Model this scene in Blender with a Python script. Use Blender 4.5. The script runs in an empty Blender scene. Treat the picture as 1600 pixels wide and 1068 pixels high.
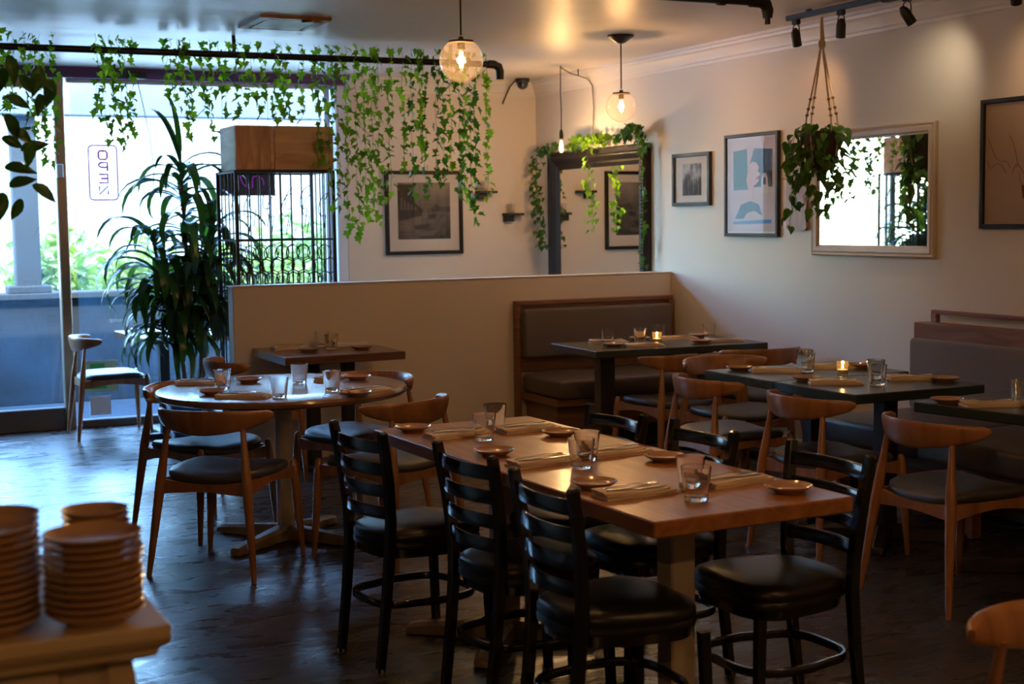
import bpy, bmesh, math, random
from mathutils import Vector, Matrix, Euler
R = math.radians
PI = math.pi
sc = bpy.context.scene
COL = sc.collection
random.seed(11)

# ------------------------------------------------------------------ camera
cam_d = bpy.data.cameras.new('camera')
cam = bpy.data.objects.new('camera', cam_d)
COL.objects.link(cam)
r_ = Vector((0.90356482, -0.42822702, -0.01386464))
u_ = Vector((0.04952586, 0.07224783, 0.99615633))
f_ = Vector((0.42557937, 0.90077848, -0.08648891))
m_ = Matrix.Identity(4)
for i in range(3):
    m_[i][0], m_[i][1], m_[i][2] = r_[i], u_[i], -f_[i]
m_.translation = (0, 0, 1.55)
cam.matrix_world = m_
cam_d.sensor_width = 36
cam_d.lens = 36 * 2222 / 1600
cam_d.clip_start = 0.05
cam_d.dof.use_dof = True
cam_d.dof.focus_distance = 6.0
cam_d.dof.aperture_fstop = 4.2
sc.camera = cam

# ------------------------------------------------------------------ sky, sun, exposure
sc.view_settings.view_transform = 'Standard'
sc.view_settings.look = 'None'
sc.view_settings.gamma = 1
sc.view_settings.use_curve_mapping = False
sc.view_settings.exposure = 0.1
wd = bpy.data.worlds.new('sky')
sc.world = wd
wd.use_nodes = True
nt = wd.node_tree
nt.nodes.clear()
wo = nt.nodes.new('ShaderNodeOutputWorld')
bg = nt.nodes.new('ShaderNodeBackground')
sky = nt.nodes.new('ShaderNodeTexSky')
sky.sky_type = 'NISHITA'
sky.sun_disc = False
sky.sun_elevation = R(50)
sky.sun_rotation = R(200)
sky.air_density = 1.3
sky.dust_density = 1.2
SKY = 7.3
bg.inputs['Strength'].default_value = SKY
tint = nt.nodes.new('ShaderNodeMix')
tint.data_type = 'RGBA'
tint.blend_type = 'MULTIPLY'
tint.inputs[0].default_value = 1
tint.inputs[7].default_value = (.73, .93, 1.14, 1)
nt.links.new(sky.outputs[0], tint.inputs[6])
nt.links.new(tint.outputs[2], bg.inputs[0])
nt.links.new(bg.outputs[0], wo.inputs[0])
sun_d = bpy.data.lights.new('sun', 'SUN')
sun_d.energy = 17
sun_d.color = (.92, .98, 1)
sun_d.angle = R(.6)
sun = bpy.data.objects.new('sun', sun_d)
COL.objects.link(sun)
sun.rotation_euler = Vector((.25, .75, -1.0)).to_track_quat('-Z', 'Y').to_euler()

# ------------------------------------------------------------------ helpers
class MB:
    """collects shapes, links them as one mesh object"""
    def __init__(s):
        s.bm = bmesh.new()

    def box(s, c, d, bev=0.0, rz=0.0, M=None, seg=1):
        mt = Matrix.Translation(c) @ Matrix.Rotation(rz, 4, 'Z')
        if M is not None:
            mt = M @ mt
        mt = mt @ Matrix.Diagonal((d[0], d[1], d[2], 1))
        vs = bmesh.ops.create_cube(s.bm, size=1, matrix=mt)['verts']
        if bev > 0:
            es = list({e for v in vs for e in v.link_edges})
            bmesh.ops.bevel(s.bm, geom=es, offset=bev, segments=seg, affect='EDGES', profile=.5)
        return s

    def loft(s, rings, closed=False, cap=True):
        vr = [[s.bm.verts.new(p) for p in r] for r in rings]
        n = len(vr[0])
        k = len(vr)
        for i in range(k if closed else k - 1):
            a, b = vr[i], vr[(i + 1) % k]
            for j in range(n):
                s.bm.faces.new((a[j], a[(j + 1) % n], b[(j + 1) % n], b[j]))
        if cap and not closed:
            s.bm.faces.new(list(reversed(vr[0])))
            s.bm.faces.new(vr[-1])
        return s

    def tube(s, pts, r, seg=8, closed=False, cap=True, flat=1.0, prof=None, up=None):
        pts = [Vector(p) for p in pts]
        n = len(pts)
        rr = r if isinstance(r, (list, tuple)) else [r] * n
        rings = []
        t0 = None
        x = None
        for i in range(n):
            if closed:
                t = (pts[(i + 1) % n] - pts[i - 1]).normalized()
            else:
                t = (pts[min(i + 1, n - 1)] - pts[max(i - 1, 0)]).normalized()
            if up is not None:
                u = Vector(up)
                x = t.cross(u)
                if x.length < 1e-4:
                    x = t.orthogonal()
                x.normalize()
            elif x is None:
                x = t.orthogonal().normalized()
            else:
                x = (x - t * x.dot(t))
                x = x.normalized() if x.length > 1e-6 else t.orthogonal().normalized()
            y = t.cross(x)
            if prof:
                rings.append([pts[i] + x * (a * rr[i]) + y * (b * rr[i]) for a, b in prof])
            else:
                rings.append([pts[i] + x * (math.cos(2 * PI * j / seg) * rr[i]) + y * (math.sin(2 * PI * j / seg) * rr[i] * flat) for j in range(seg)])
        return s.loft(rings, closed, cap)

    def lathe(s, prof, seg=20, c=(0, 0, 0), axis='Z', M=None):
        rings = []
        c = Vector(c)
        for rad, z in prof:
            rad = max(rad, 1e-4)
            ring = []
            for j in range(seg):
                a = 2 * PI * j / seg
                if axis == 'Z':
                    p = Vector((rad * math.cos(a), rad * math.sin(a), z))
                elif axis == 'Y':
                    p = Vector((rad * math.cos(a), -z, rad * math.sin(a)))
                if M is not None:
                    p = M @ p
                ring.append(c + p)
            rings.append(ring)
        return s.loft(rings)

    def prism(s, poly, z0, z1, M=None):
        M = M or Matrix.Identity(4)
        return s.loft([[M @ Vector((x, y, z0)) for x, y in poly], [M @ Vector((x, y, z1)) for x, y in poly]])

    def build(s, name, m, parent=None, loc=None, ang=35):
        bmesh.ops.recalc_face_normals(s.bm, faces=s.bm.faces)
        me = bpy.data.meshes.new(name)
        s.bm.to_mesh(me)
        s.bm.free()
        if m:
            me.materials.append(m)
        if ang:
            me.shade_smooth()
            me.set_sharp_from_angle(angle=R(ang))
        o = bpy.data.objects.new(name, me)
        COL.objects.link(o)
        if parent:
            o.parent = parent
        if loc is not None:
            o.location = loc
        return o


def tag(o, label, cat, group=None, kind=None):
    o['label'] = label
    o['category'] = cat
    if group:
        o['group'] = group
    if kind:
        o['kind'] = kind
    return o


def thing(name, label, cat, loc=(0, 0, 0), rz=0, group=None, kind=None):
    o = bpy.data.objects.new(name, None)
    o.empty_display_size = .1
    COL.objects.link(o)
    o.location = loc
    o.rotation_euler = (0, 0, rz)
    return tag(o, label, cat, group, kind)


def dup(root, loc, rz=0, label=None, group=None):
    r = root.copy()
    COL.objects.link(r)
    r.location = loc
    r.rotation_euler = (0, 0, rz)
    if label:
        r['label'] = label
    if group:
        r['group'] = group
    for ch in root.children:
        c = ch.copy()
        COL.objects.link(c)
        c.parent = r
        for g in ch.children:
            d = g.copy()
            COL.objects.link(d)
            d.parent = c
    return r


def inst(name, mesh, parent, M):
    o = bpy.data.objects.new(name, mesh)
    COL.objects.link(o)
    o.parent = parent
    o.matrix_local = M
    return o


def structure(name, mb, m, label, cat, ang=35):
    o = mb.build(name, m, ang=ang)
    return tag(o, label, cat, kind='structure')


# ------------------------------------------------------------------ materials
def newmat(name):
    m = bpy.data.materials.new(name)
    m.use_nodes = True
    n = m.node_tree
    n.nodes.clear()
    return m, n, n.nodes.new('ShaderNodeOutputMaterial')


def N(n, t, **kw):
    x = n.nodes.new(t)
    for k, v in kw.items():
        setattr(x, k, v)
    return x


def pbr(name, col, rough=.5, metal=0, var=.12, scale=6, bump=0, bscale=None, stretch=(1, 1, 1), spec=.5, coat=0, sheen=0, sub=None, trans=0, rvar=0, world=False):
    m, n, out = newmat(name)
    p = N(n, 'ShaderNodeBsdfPrincipled')
    tc = N(n, 'ShaderNodeTexCoord')
    mp = N(n, 'ShaderNodeMapping')
    mp.inputs['Scale'].default_value = stretch
    if world:
        g = N(n, 'ShaderNodeNewGeometry')
        n.links.new(g.outputs['Position'], mp.inputs[0])
    else:
        n.links.new(tc.outputs['Object'], mp.inputs[0])
    nz = N(n, 'ShaderNodeTexNoise')
    nz.inputs['Scale'].default_value = scale
    nz.inputs['Detail'].default_value = 5
    n.links.new(mp.outputs[0], nz.inputs[0])
    cr = N(n, 'ShaderNodeMix', data_type='RGBA')
    a = [max(0, c * (1 - var)) for c in col]
    b = [min(1, c * (1 + var)) for c in (sub or col)]
    cr.inputs[6].default_value = (*a, 1)
    cr.inputs[7].default_value = (*b, 1)
    n.links.new(nz.outputs['Fac'], cr.inputs[0])
    n.links.new(cr.outputs[2], p.inputs['Base Color'])
    p.inputs['Roughness'].default_value = rough
    if rvar:
        mr = N(n, 'ShaderNodeMapRange')
        mr.inputs[3].default_value = max(.02, rough - rvar)
        mr.inputs[4].default_value = min(1, rough + rvar)
        n.links.new(nz.outputs['Fac'], mr.inputs[0])
        n.links.new(mr.outputs[0], p.inputs['Roughness'])
    p.inputs['Metallic'].default_value = metal
    p.inputs['Specular IOR Level'].default_value = spec
    p.inputs['Coat Weight'].default_value = coat
    p.inputs['Coat Roughness'].default_value = .12
    p.inputs['Sheen Weight'].default_value = sheen
    if trans:
        p.inputs['Transmission Weight'].default_value = trans
    if bump:
        nb = N(n, 'ShaderNodeTexNoise')
        nb.inputs['Scale'].default_value = bscale or scale * 4
        nb.inputs['Detail'].default_value = 6
        n.links.new(mp.outputs[0], nb.inputs[0])
        bp = N(n, 'ShaderNodeBump')
        bp.inputs['Strength'].default_value = bump
        bp.inputs['Distance'].default_value = .01
        n.links.new(nb.outputs['Fac'], bp.inputs['Height'])
        n.links.new(bp.outputs[0], p.inputs['Normal'])
    n.links.new(p.outputs[0], out.inputs[0])
    return m


def wood(name, c1, c2, rough=.35, scale=3.0, axis=(1, 8, 8), coat=.0, bump=.04):
    m, n, out = newmat(name)
    p = N(n, 'ShaderNodeBsdfPrincipled')
    tc = N(n, 'ShaderNodeTexCoord')
    oi = N(n, 'ShaderNodeObjectInfo')
    ad = N(n, 'ShaderNodeVectorMath', operation='ADD')
    mp = N(n, 'ShaderNodeMapping')
    mp.inputs['Scale'].default_value = axis
    n.links.new(tc.outputs['Object'], ad.inputs[0])
    n.links.new(oi.outputs['Random'], ad.inputs[1])
    n.links.new(ad.outputs[0], mp.inputs[0])
    nz = N(n, 'ShaderNodeTexNoise')
    nz.inputs['Scale'].default_value = scale
    nz.inputs['Detail'].default_value = 7
    nz.inputs['Distortion'].default_value = .8
    n.links.new(mp.outputs[0], nz.inputs[0])
    cr = N(n, 'ShaderNodeValToRGB')
    cr.color_ramp.elements[0].position = .32
    cr.color_ramp.elements[0].color = (*c1, 1)
    cr.color_ramp.elements[1].position = .7
    cr.color_ramp.elements[1].color = (*c2, 1)
    n.links.new(nz.outputs['Fac'], cr.inputs[0])
    n.links.new(cr.outputs[0], p.inputs['Base Color'])
    p.inputs['Roughness'].default_value = rough
    p.inputs['Coat Weight'].default_value = coat
    p.inputs['Coat Roughness'].default_value = .15
    bp = N(n, 'ShaderNodeBump')
    bp.inputs['Strength'].default_value = bump
    bp.inputs['Distance'].default_value = .005
    n.links.new(nz.outputs['Fac'], bp.inputs['Height'])
    n.links.new(bp.outputs[0], p.inputs['Normal'])
    n.links.new(p.outputs[0], out.inputs[0])
    return m


def emit(name, col, strength):
    m, n, out = newmat(name)
    e = N(n, 'ShaderNodeEmission')
    e.inputs[0].default_value = (*col, 1)
    e.inputs[1].default_value = strength
    n.links.new(e.outputs[0], out.inputs[0])
    return m


def thin_glass(name, tint=(1, 1, 1), rough=.0, haze=0, hazecol=(.6, .8, 1), refl=1.0, tintmix=0.0):
    """a thin pane or shell: straight transmission, Fresnel reflection, a little dust"""
    m, n, out = newmat(name)
    t = N(n, 'ShaderNodeBsdfTransparent')
    t.inputs[0].default_value = (*tint, 1)
    g = N(n, 'ShaderNodeBsdfGlossy')
    g.inputs['Roughness'].default_value = rough
    fr = N(n, 'ShaderNodeLayerWeight')
    fr.inputs[0].default_value = .5
    pw = N(n, 'ShaderNodeMath', operation='POWER')
    pw.inputs[1].default_value = 5
    n.links.new(fr.outputs['Facing'], pw.inputs[0])
    mu = N(n, 'ShaderNodeMath', operation='MULTIPLY_ADD')
    mu.inputs[1].default_value = .95
    mu.inputs[2].default_value = .04 * refl
    n.links.new(pw.outputs[0], mu.inputs[0])
    base = t.outputs[0]
    if haze:
        tl = N(n, 'ShaderNodeBsdfTranslucent')
        tl.inputs[0].default_value = (*hazecol, 1)
        df = N(n, 'ShaderNodeBsdfDiffuse')
        df.inputs[0].default_value = (*hazecol, 1)
        tld = N(n, 'ShaderNodeMixShader')
        tld.inputs[0].default_value = .3
        n.links.new(tl.outputs[0], tld.inputs[1])
        n.links.new(df.outputs[0], tld.inputs[2])
        tc = N(n, 'ShaderNodeTexCoord')
        nz = N(n, 'ShaderNodeTexNoise')
        nz.inputs['Scale'].default_value = 2.5
        nz.inputs['Detail'].default_value = 8
        n.links.new(tc.outputs['Object'], nz.inputs[0])
        mr = N(n, 'ShaderNodeMapRange')
        mr.inputs[1].default_value = .3
        mr.inputs[2].default_value = .75
        mr.inputs[3].default_value = haze * .5
        mr.inputs[4].default_value = haze * 1.6
        n.links.new(nz.outputs['Fac'], mr.inputs[0])
        mh = N(n, 'ShaderNodeMixShader')
        n.links.new(mr.outputs[0], mh.inputs[0])
        n.links.new(base, mh.inputs[1])
        n.links.new(tld.outputs[0], mh.inputs[2])
        base = mh.outputs[0]
    mx = N(n, 'ShaderNodeMixShader')
    n.links.new(mu.outputs[0], mx.inputs[0])
    n.links.new(base, mx.inputs[1])
    n.links.new(g.outputs[0], mx.inputs[2])
    n.links.new(mx.outputs[0], out.inputs[0])
    return m


def leafmat(name, c1, c2, tl=.35, rough=.35):
    m, n, out = newmat(name)
    p = N(n, 'ShaderNodeBsdfPrincipled')
    oi = N(n, 'ShaderNodeObjectInfo')
    mx = N(n, 'ShaderNodeMix', data_type='RGBA')
    mx.inputs[6].default_value = (*c1, 1)
    mx.inputs[7].default_value = (*c2, 1)
    n.links.new(oi.outputs['Random'], mx.inputs[0])
    n.links.new(mx.outputs[2], p.inputs['Base Color'])
    p.inputs['Roughness'].default_value = rough
    t = N(n, 'ShaderNodeBsdfTranslucent')
    br = N(n, 'ShaderNodeMix', data_type='RGBA', blend_type='MULTIPLY')
    br.inputs[0].default_value = 1
    br.inputs[7].default_value = (1.6, 1.7, .5, 1)
    n.links.new(mx.outputs[2], br.inputs[6])
    n.links.new(br.outputs[2], t.inputs[0])
    ms = N(n, 'ShaderNodeMixShader')
    ms.inputs[0].default_value = tl
    n.links.new(p.outputs[0], ms.inputs[1])
    n.links.new(t.outputs[0], ms.inputs[2])
    n.links.new(ms.outputs[0], out.inputs[0])
    return m


def floor_mat():
    m, n, out = newmat('stained_concrete')
    p = N(n, 'ShaderNodeBsdfPrincipled')
    g = N(n, 'ShaderNodeNewGeometry')
    n1 = N(n, 'ShaderNodeTexNoise')
    n1.inputs['Scale'].default_value = 1.6
    n1.inputs['Detail'].default_value = 9
    n.links.new(g.outputs['Position'], n1.inputs[0])
    cr = N(n, 'ShaderNodeValToRGB')
    cr.color_ramp.elements[0].position = .3
    cr.color_ramp.elements[0].color = (.022, .018, .016, 1)
    cr.color_ramp.elements[1].position = .72
    cr.color_ramp.elements[1].color = (.062, .050, .043, 1)
    n.links.new(n1.outputs['Fac'], cr.inputs[0])
    # trowel strokes and cracks
    mp = N(n, 'ShaderNodeMapping')
    mp.inputs['Scale'].default_value = (1.0, 2.6, 1)
    mp.inputs['Rotation'].default_value = (0, 0, .35)
    n.links.new(g.outputs['Position'], mp.inputs[0])
    n2 = N(n, 'ShaderNodeTexNoise')
    n2.inputs['Scale'].default_value = 3.2
    n2.inputs['Detail'].default_value = 8
    n2.inputs['Distortion'].default_value = 1.6
    n.links.new(mp.outputs[0], n2.inputs[0])
    vo = N(n, 'ShaderNodeTexVoronoi', feature='DISTANCE_TO_EDGE')
    vo.inputs['Scale'].default_value = 1.15
    nd = N(n, 'ShaderNodeTexNoise')
    nd.inputs['Scale'].default_value = 2.4
    nd.inputs['Detail'].default_value = 6
    n.links.new(mp.outputs[0], nd.inputs[0])
    va = N(n, 'ShaderNodeVectorMath', operation='MULTIPLY_ADD')
    va.inputs[1].default_value = (.9, .9, .9)
    n.links.new(nd.outputs['Color'], va.inputs[0])
    n.links.new(mp.outputs[0], va.inputs[2])
    n.links.new(va.outputs[0], vo.inputs[0])
    ck = N(n, 'ShaderNodeMapRange')
    ck.inputs[1].default_value = 0
    ck.inputs[2].default_value = .022
    ck.inputs[3].default_value = 0
    ck.inputs[4].default_value = 1
    n.links.new(vo.outputs['Distance'], ck.inputs[0])
    mc = N(n, 'ShaderNodeMix', data_type='RGBA', blend_type='MULTIPLY')
    mc.inputs[0].default_value = .6
    n.links.new(cr.outputs[0], mc.inputs[6])
    n.links.new(ck.outputs[0], mc.inputs[7])
    n.links.new(mc.outputs[2], p.inputs['Base Color'])
    rr = N(n, 'ShaderNodeMapRange')
    rr.inputs[1].default_value = .3
    rr.inputs[2].default_value = .7
    rr.inputs[3].default_value = .20
    rr.inputs[4].default_value = .40
    n.links.new(n2.outputs['Fac'], rr.inputs[0])
    n.links.new(rr.outputs[0], p.inputs['Roughness'])
    sm = N(n, 'ShaderNodeMath', operation='MULTIPLY_ADD')
    sm.inputs[1].default_value = .45
    n.links.new(ck.outputs[0], sm.inputs[0])
    n.links.new(n2.outputs['Fac'], sm.inputs[2])
    bp = N(n, 'ShaderNodeBump')
    bp.inputs['Strength'].default_value = .17
    bp.inputs['Distance'].default_value = .02
    n.links.new(sm.outputs[0], bp.inputs['Height'])
    n.links.new(bp.outputs[0], p.inputs['Normal'])
    p.inputs['Specular IOR Level'].default_value = .5
    n.links.new(p.outputs[0], out.inputs[0])
    return m


def ceiling_mat():
    m, n, out = newmat('gloss_ceiling_paint')
    p = N(n, 'ShaderNodeBsdfPrincipled')
    g = N(n, 'ShaderNodeNewGeometry')
    mp = N(n, 'ShaderNodeMapping')
    mp.inputs['Scale'].default_value = (.22, 2.0, 1)
    n.links.new(g.outputs['Position'], mp.inputs[0])
    n1 = N(n, 'ShaderNodeTexNoise')
    n1.inputs['Scale'].default_value = 1.6
    n1.inputs['Detail'].default_value = 5
    n.links.new(mp.outputs[0], n1.inputs[0])
    p.inputs['Base Color'].default_value = (.64, .58, .51, 1)
    p.inputs['Roughness'].default_value = .40
    p.inputs['Specular IOR Level'].default_value = .7
    bp = N(n, 'ShaderNodeBump')
    bp.inputs['Strength'].default_value = .30
    bp.inputs['Distance'].default_value = .05
    n.links.new(n1.outputs['Fac'], bp.inputs['Height'])
    n.links.new(bp.outputs[0], p.inputs['Normal'])
    n.links.new(p.outputs[0], out.inputs[0])
    return m


M_WALL = pbr('wall_plaster', (.66, .60, .53), .75, var=.05, scale=1.5, bump=.12, bscale=14, world=True)
M_WALLB = pbr('wall_plaster_back', (.66, .58, .49), .75, var=.05, scale=1.5, bump=.12, bscale=14, world=True)
M_DARKWALL = wood('darkened_unseen_wall', (.035, .022, .015), (.07, .045, .03), .5, 2, (4, 4, .6))  # invented dark finish for unseen walls, cuts bounce and chair reflections
M_TRIM = pbr('trim_paint', (.70, .64, .57), .45, var=.04)
M_FLOOR = floor_mat()
M_CEIL = ceiling_mat()
M_WFRAME = pbr('white_window_frame', (.62, .66, .74), .5, var=.04)
M_ALU = pbr('door_aluminium', (.22, .19, .16), .35, metal=.7, var=.1)
M_DARKALU = pbr('dark_rail_metal', (.10, .085, .075), .4, metal=.4)
M_PANE = thin_glass('window_glass', (.93, .98, .98), haze=.013, hazecol=(.25, .62, 1))
M_CHAIRWOOD = wood('chair_walnut', (.24, .10, .042), (.40, .185, .078), .33, 3, (6, 6, 1.2), coat=.25)
M_LEGWOOD = wood('leg_walnut', (.24, .105, .045), (.39, .18, .08), .27, 3, (7, 7, 1), coat=.4)
M_SEAT = pbr('charcoal_leather', (.045, .045, .055), .42, var=.15, scale=12, bump=.1, bscale=120)
M_BLACK = pbr('gloss_black_steel', (.006, .007, .009), .16, var=.2, spec=.6, coat=.5)
M_VINYL = pbr('black_vinyl', (.007, .007, .008), .33, var=.2, scale=14, bump=.1, bscale=160, spec=.42)
M_CHROME = pbr('steel_glide', (.5, .5, .5), .3, metal=1)
M_TABLE = wood('oak_tabletop', (.23, .085, .026), (.38, .160, .052), .30, 2.2, (10, 1, 10), coat=.15)
M_ROUND = wood('round_tabletop', (.15, .075, .045), (.25, .13, .08), .24, 2.2, (1, 9, 9), coat=.4)
M_WALNUT = wood('walnut_tabletop', (.085, .036, .02), (.16, .07, .036), .3, 2.4, (1, 9, 9), coat=.25)
M_GREEN = pbr('dark_green_laminate', (.022, .035, .030), .22, var=.2, scale=5, spec=.6)
M_COLUMN = pbr('cream_table_column', (.52, .45, .36), .45, var=.06)
M_BASE = wood('base_feet', (.20, .14, .09), (.36, .27, .19), .4, 4, (3, 3, 3))
M_DARKCOL = pbr('dark_table_column', (.035, .024, .02), .4, var=.15)
M_BLACKMATTE = pbr('matte_black_metal', (.010, .010, .011), .5, var=.1)
M_GLASS = pbr('tumbler_glass', (1, 1, 1), .0, trans=1, var=0, spec=.5)
M_PLATE = pbr('tan_stoneware', (.36, .20, .115), .16, var=.12, scale=30, coat=.8)
M_PLATE2 = pbr('buff_stoneware', (.42, .25, .14), .16, var=.12, scale=20, coat=.8)
M_NAPKIN = pbr('linen_napkin', (.68, .55, .45), .85, var=.07, scale=20, bump=.3, bscale=150)
M_STEEL = pbr('cutlery_steel', (.42, .40, .38), .22, metal=1, var=.05)
M_UPH = pbr('taupe_upholstery', (.125, .098, .085), .8, var=.14, scale=60, bump=.25, bscale=260, sheen=.2)
M_BENCHSEAT = pbr('brown_vinyl_seat', (.105, .078, .066), .45, var=.12, scale=10, bump=.15, bscale=50)
M_BENCHWOOD = wood('bench_wood', (.16, .07, .034), (.26, .12, .06), .4, 3, (1, 1, 8), coat=.1)
M_BENCHDARK = pbr('bench_plinth', (.016, .012, .010), .6)
M_FRAMEBLK = pbr('black_picture_frame', (.008, .008, .009), .5, var=.1, spec=.3)
M_FRAMEGREY = pbr('charcoal_picture_frame', (.030, .032, .034), .5, var=.1, spec=.35)
M_FRAMECREAM = pbr('cream_mirror_frame', (.52, .42, .33), .45, var=.1, scale=8, bump=.1)
M_FRAMEORN = pbr('antique_bronze_frame', (.014, .009, .006), .5, spec=.35, var=.3, scale=25, bump=.4, bscale=60)
M_MATBOARD = pbr('picture_mat', (.58, .52, .45), .8, var=.02)
M_MIRROR = pbr('mirror_silver', (.86, .86, .84), .015, metal=1, var=0)
M_PICGLASS = thin_glass('picture_glass', (1, 1, 1), refl=.55)
M_CUP = thin_glass('candle_glass', (.9, .88, .82), refl=2.5, haze=.04, hazecol=(1, .8, .5))
M_IVY = leafmat('ivy_leaf', (.060, .16, .018), (.20, .34, .035), .58, .45)  # window backlight put into the leaf colour as bright yellow-green
M_IVY_SHADE = leafmat('ivy_leaf_shade', (.022, .085, .014), (.060, .17, .024), .42, .45)  # same ivy away from the window, shade put into the leaf colour
M_POTHOS = leafmat('pothos_leaf', (.022, .075, .014), (.075, .16, .028), .3, .3)
M_DRAC = leafmat('dracaena_leaf', (.012, .040, .012), (.035, .095, .024), .3, .25)
M_FICUS = leafmat('ficus_leaf', (.020, .075, .018), (.045, .14, .032), .42, .3)
M_STEM = pbr('vine_stem', (.10, .12, .04), .7)
M_STEMD = pbr('branch_bark', (.06, .040, .026), .8, bump=.4)
M_CANE = pbr('dracaena_cane', (.13, .10, .07), .85, var=.3, scale=20, bump=.5)
M_BLUEPOT = pbr('blue_glazed_pot', (.02, .075, .22), .2, var=.2, coat=.4)
M_SOIL = pbr('soil', (.03, .02, .014), .95, bump=.8)
M_CRATE = wood('pine_crate', (.58, .31, .18), (.80, .52, .34), .65, 2.6, (1.2, 8, 8))
M_CRATE_LIT = wood('pine_crate_lit', (.42, .36, .29), (.60, .53, .45), .7, 2.6, (8, 1.2, 8))  # grey light on the crate's left end, put into the board colour
M_IRON = pbr('wrought_iron', (.012, .016, .016), .5, metal=.3)
M_PIPE = pbr('black_iron_pipe', (.014, .013, .013), .42, metal=.4, var=.15)
M_BRONZE = pbr('bronze_fitting', (.055, .035, .02), .35, metal=.8)
M_CORD = pbr('lamp_cord', (.03, .018, .012), .7)
M_BULBGLASS = thin_glass('bulb_glass', (1, .93, .8), refl=.55)
M_GLOBE = thin_glass('globe_glass', (.99, .96, .92), refl=1.3, haze=.014, hazecol=(1, .9, .75))
M_FIL = emit('filament_glow', (1, .60, .22), 55)
M_FILE = emit('edison_glow', (1, .66, .28), 34)
M_LENS = emit('spot_lens_glow', (1, .82, .5), 9)
M_LENSOFF = emit('spot_lens_dim', (1, .55, .2), 1.5)
M_FLAME = emit('candle_flame', (1, .55, .15), 26)
M_WAX = pbr('candle_wax', (.75, .50, .22), .5, var=.03)
M_ROPE = pbr('jute_rope', (.50, .34, .20), .9, var=.2, scale=60, bump=.5, bscale=200)
M_BEAD = pbr('wood_bead', (.20, .11, .06), .5)
M_CABINET = pbr('cream_cabinet_paint', (.47, .36, .22), .42, var=.08, scale=5)
M_ORN = pbr('dark_scrollwork', (.04, .022, .014), .5)
M_NEON = emit('neon_purple', (.22, .03, .30), .7)
M_PURPLE = pbr('purple_header_paint', (.10, .035, .13), .5)
M_STICKER_G = pbr('green_sticker', (.03, .34, .10), .6, var=.02)
M_STICKER_L = pbr('pale_green_sticker', (.36, .50, .34), .6, var=.02)
M_PAPER = pbr('paper_notice', (.62, .66, .72), .8, var=.02)
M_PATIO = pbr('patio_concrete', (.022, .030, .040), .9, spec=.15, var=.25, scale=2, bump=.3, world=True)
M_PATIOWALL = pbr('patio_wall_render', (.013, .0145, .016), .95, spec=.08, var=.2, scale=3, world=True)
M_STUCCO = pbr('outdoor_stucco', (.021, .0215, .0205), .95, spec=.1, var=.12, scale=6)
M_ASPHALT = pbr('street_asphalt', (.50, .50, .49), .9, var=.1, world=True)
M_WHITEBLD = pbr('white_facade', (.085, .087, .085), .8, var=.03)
M_GARAGE = pbr('garage_door', (.062, .068, .072), .6, var=.03)
M_SHRUB = leafmat('shrub_leaf', (.045, .085, .008), (.15, .165, .020), .4, .5)
M_VENT = pbr('vent_bronze', (.16, .075, .035), .4, metal=.5)
M_VENTIN = pbr('vent_slat', (.42, .40, .38), .4, metal=.3)
M_SIGNPANEL = pbr('dark_sign_panel', (.035, .025, .045), .5)

# ------------------------------------------------------------------ the room
CEIL = 2.72
XR = 5.5
YB = 11.1
XL, YF = -2.6, -3.2
structure('floor', MB().box(((XL + XR) / 2, (YF + YB) / 2 + .1, -.1), (XR - XL + .4, YB - YF + .4, .2)), M_FLOOR, 'dark stained glossy concrete floor', 'floor', 0)
structure('ceiling', MB().box(((XL + XR) / 2, (YF + YB) / 2, CEIL + .06), (XR - XL + .4, YB - YF + .4, .12)), M_CEIL, 'glossy cream painted ceiling with streaky reflections', 'ceiling', 0)
structure('wall_right', MB().box((XR + .1, (YF + YB) / 2, CEIL / 2), (.2, YB - YF + .4, CEIL + .02)), M_WALL, 'cream plaster wall hung with pictures and a mirror', 'wall', 0)
structure('wall_left', MB().box((XL - .1, (YF + YB) / 2, CEIL / 2), (.2, YB - YF + .4, CEIL + .02)), M_DARKWALL, 'unseen left wall, darkened to keep reflections in the black chairs dark', 'wall', 0)
structure('wall_front', MB().box(((XL + XR) / 2, YF - .1, CEIL / 2), (XR - XL + .4, .2, CEIL + .02)), M_WALL, 'cream plaster wall behind the viewer', 'wall', 0)
DX0, DX1 = .42, 1.56      # glass door
WX0, WX1 = 1.56, 3.78     # window
b = MB()
b.box(((WX1 + XR) / 2 + .05, YB + .1, CEIL / 2), (XR - WX1 + .1, .2, CEIL + .02))
MBL = MB().box(((XL + DX0) / 2, YB + .1, CEIL / 2), (DX0 - XL, .2, CEIL + .02))
structure('wall_back', MBL, M_DARKWALL, 'unseen wall left of the entrance door, darkened to keep chair reflections dark', 'wall', 0)
structure('wall_back', b, M_WALLB, 'warm cream back wall beside the window, hung with a framed photograph', 'wall', 0)
structure('trim_1', MB().box(((DX0 + WX1) / 2, YB + .06, 2.685), (WX1 - DX0, .16, .09), .004), M_PURPLE, 'purple painted header over the window and the door', 'trim')

# crown mouldings
prof = [(0, 0), (.012, 0), (.016, .018), (.026, .026), (.032, .05), (.056, .084), (.07, .092), (.074, .108), (.09, .112), (.09, .13), (0, .13)]
b = MB()
b.loft([[Vector((XR - a, y, CEIL - .13 + z)) for a, z in prof] for y in (YF, YB)])
structure('trim_2', b, M_TRIM, 'crown moulding along the top of the right wall', 'trim', 25)
b = MB()
b.loft([[Vector((x, YB - a, CEIL - .13 + z)) for a, z in prof] for x in (WX1 + .02, XR)])
structure('trim_3', b, M_TRIM, 'crown moulding along the top of the back wall', 'trim', 25)
structure('baseboard_right', MB().box((XR - .008, 4, .06), (.016, 14, .12), .003), M_TRIM, 'painted baseboard along the right wall', 'baseboard')

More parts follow.
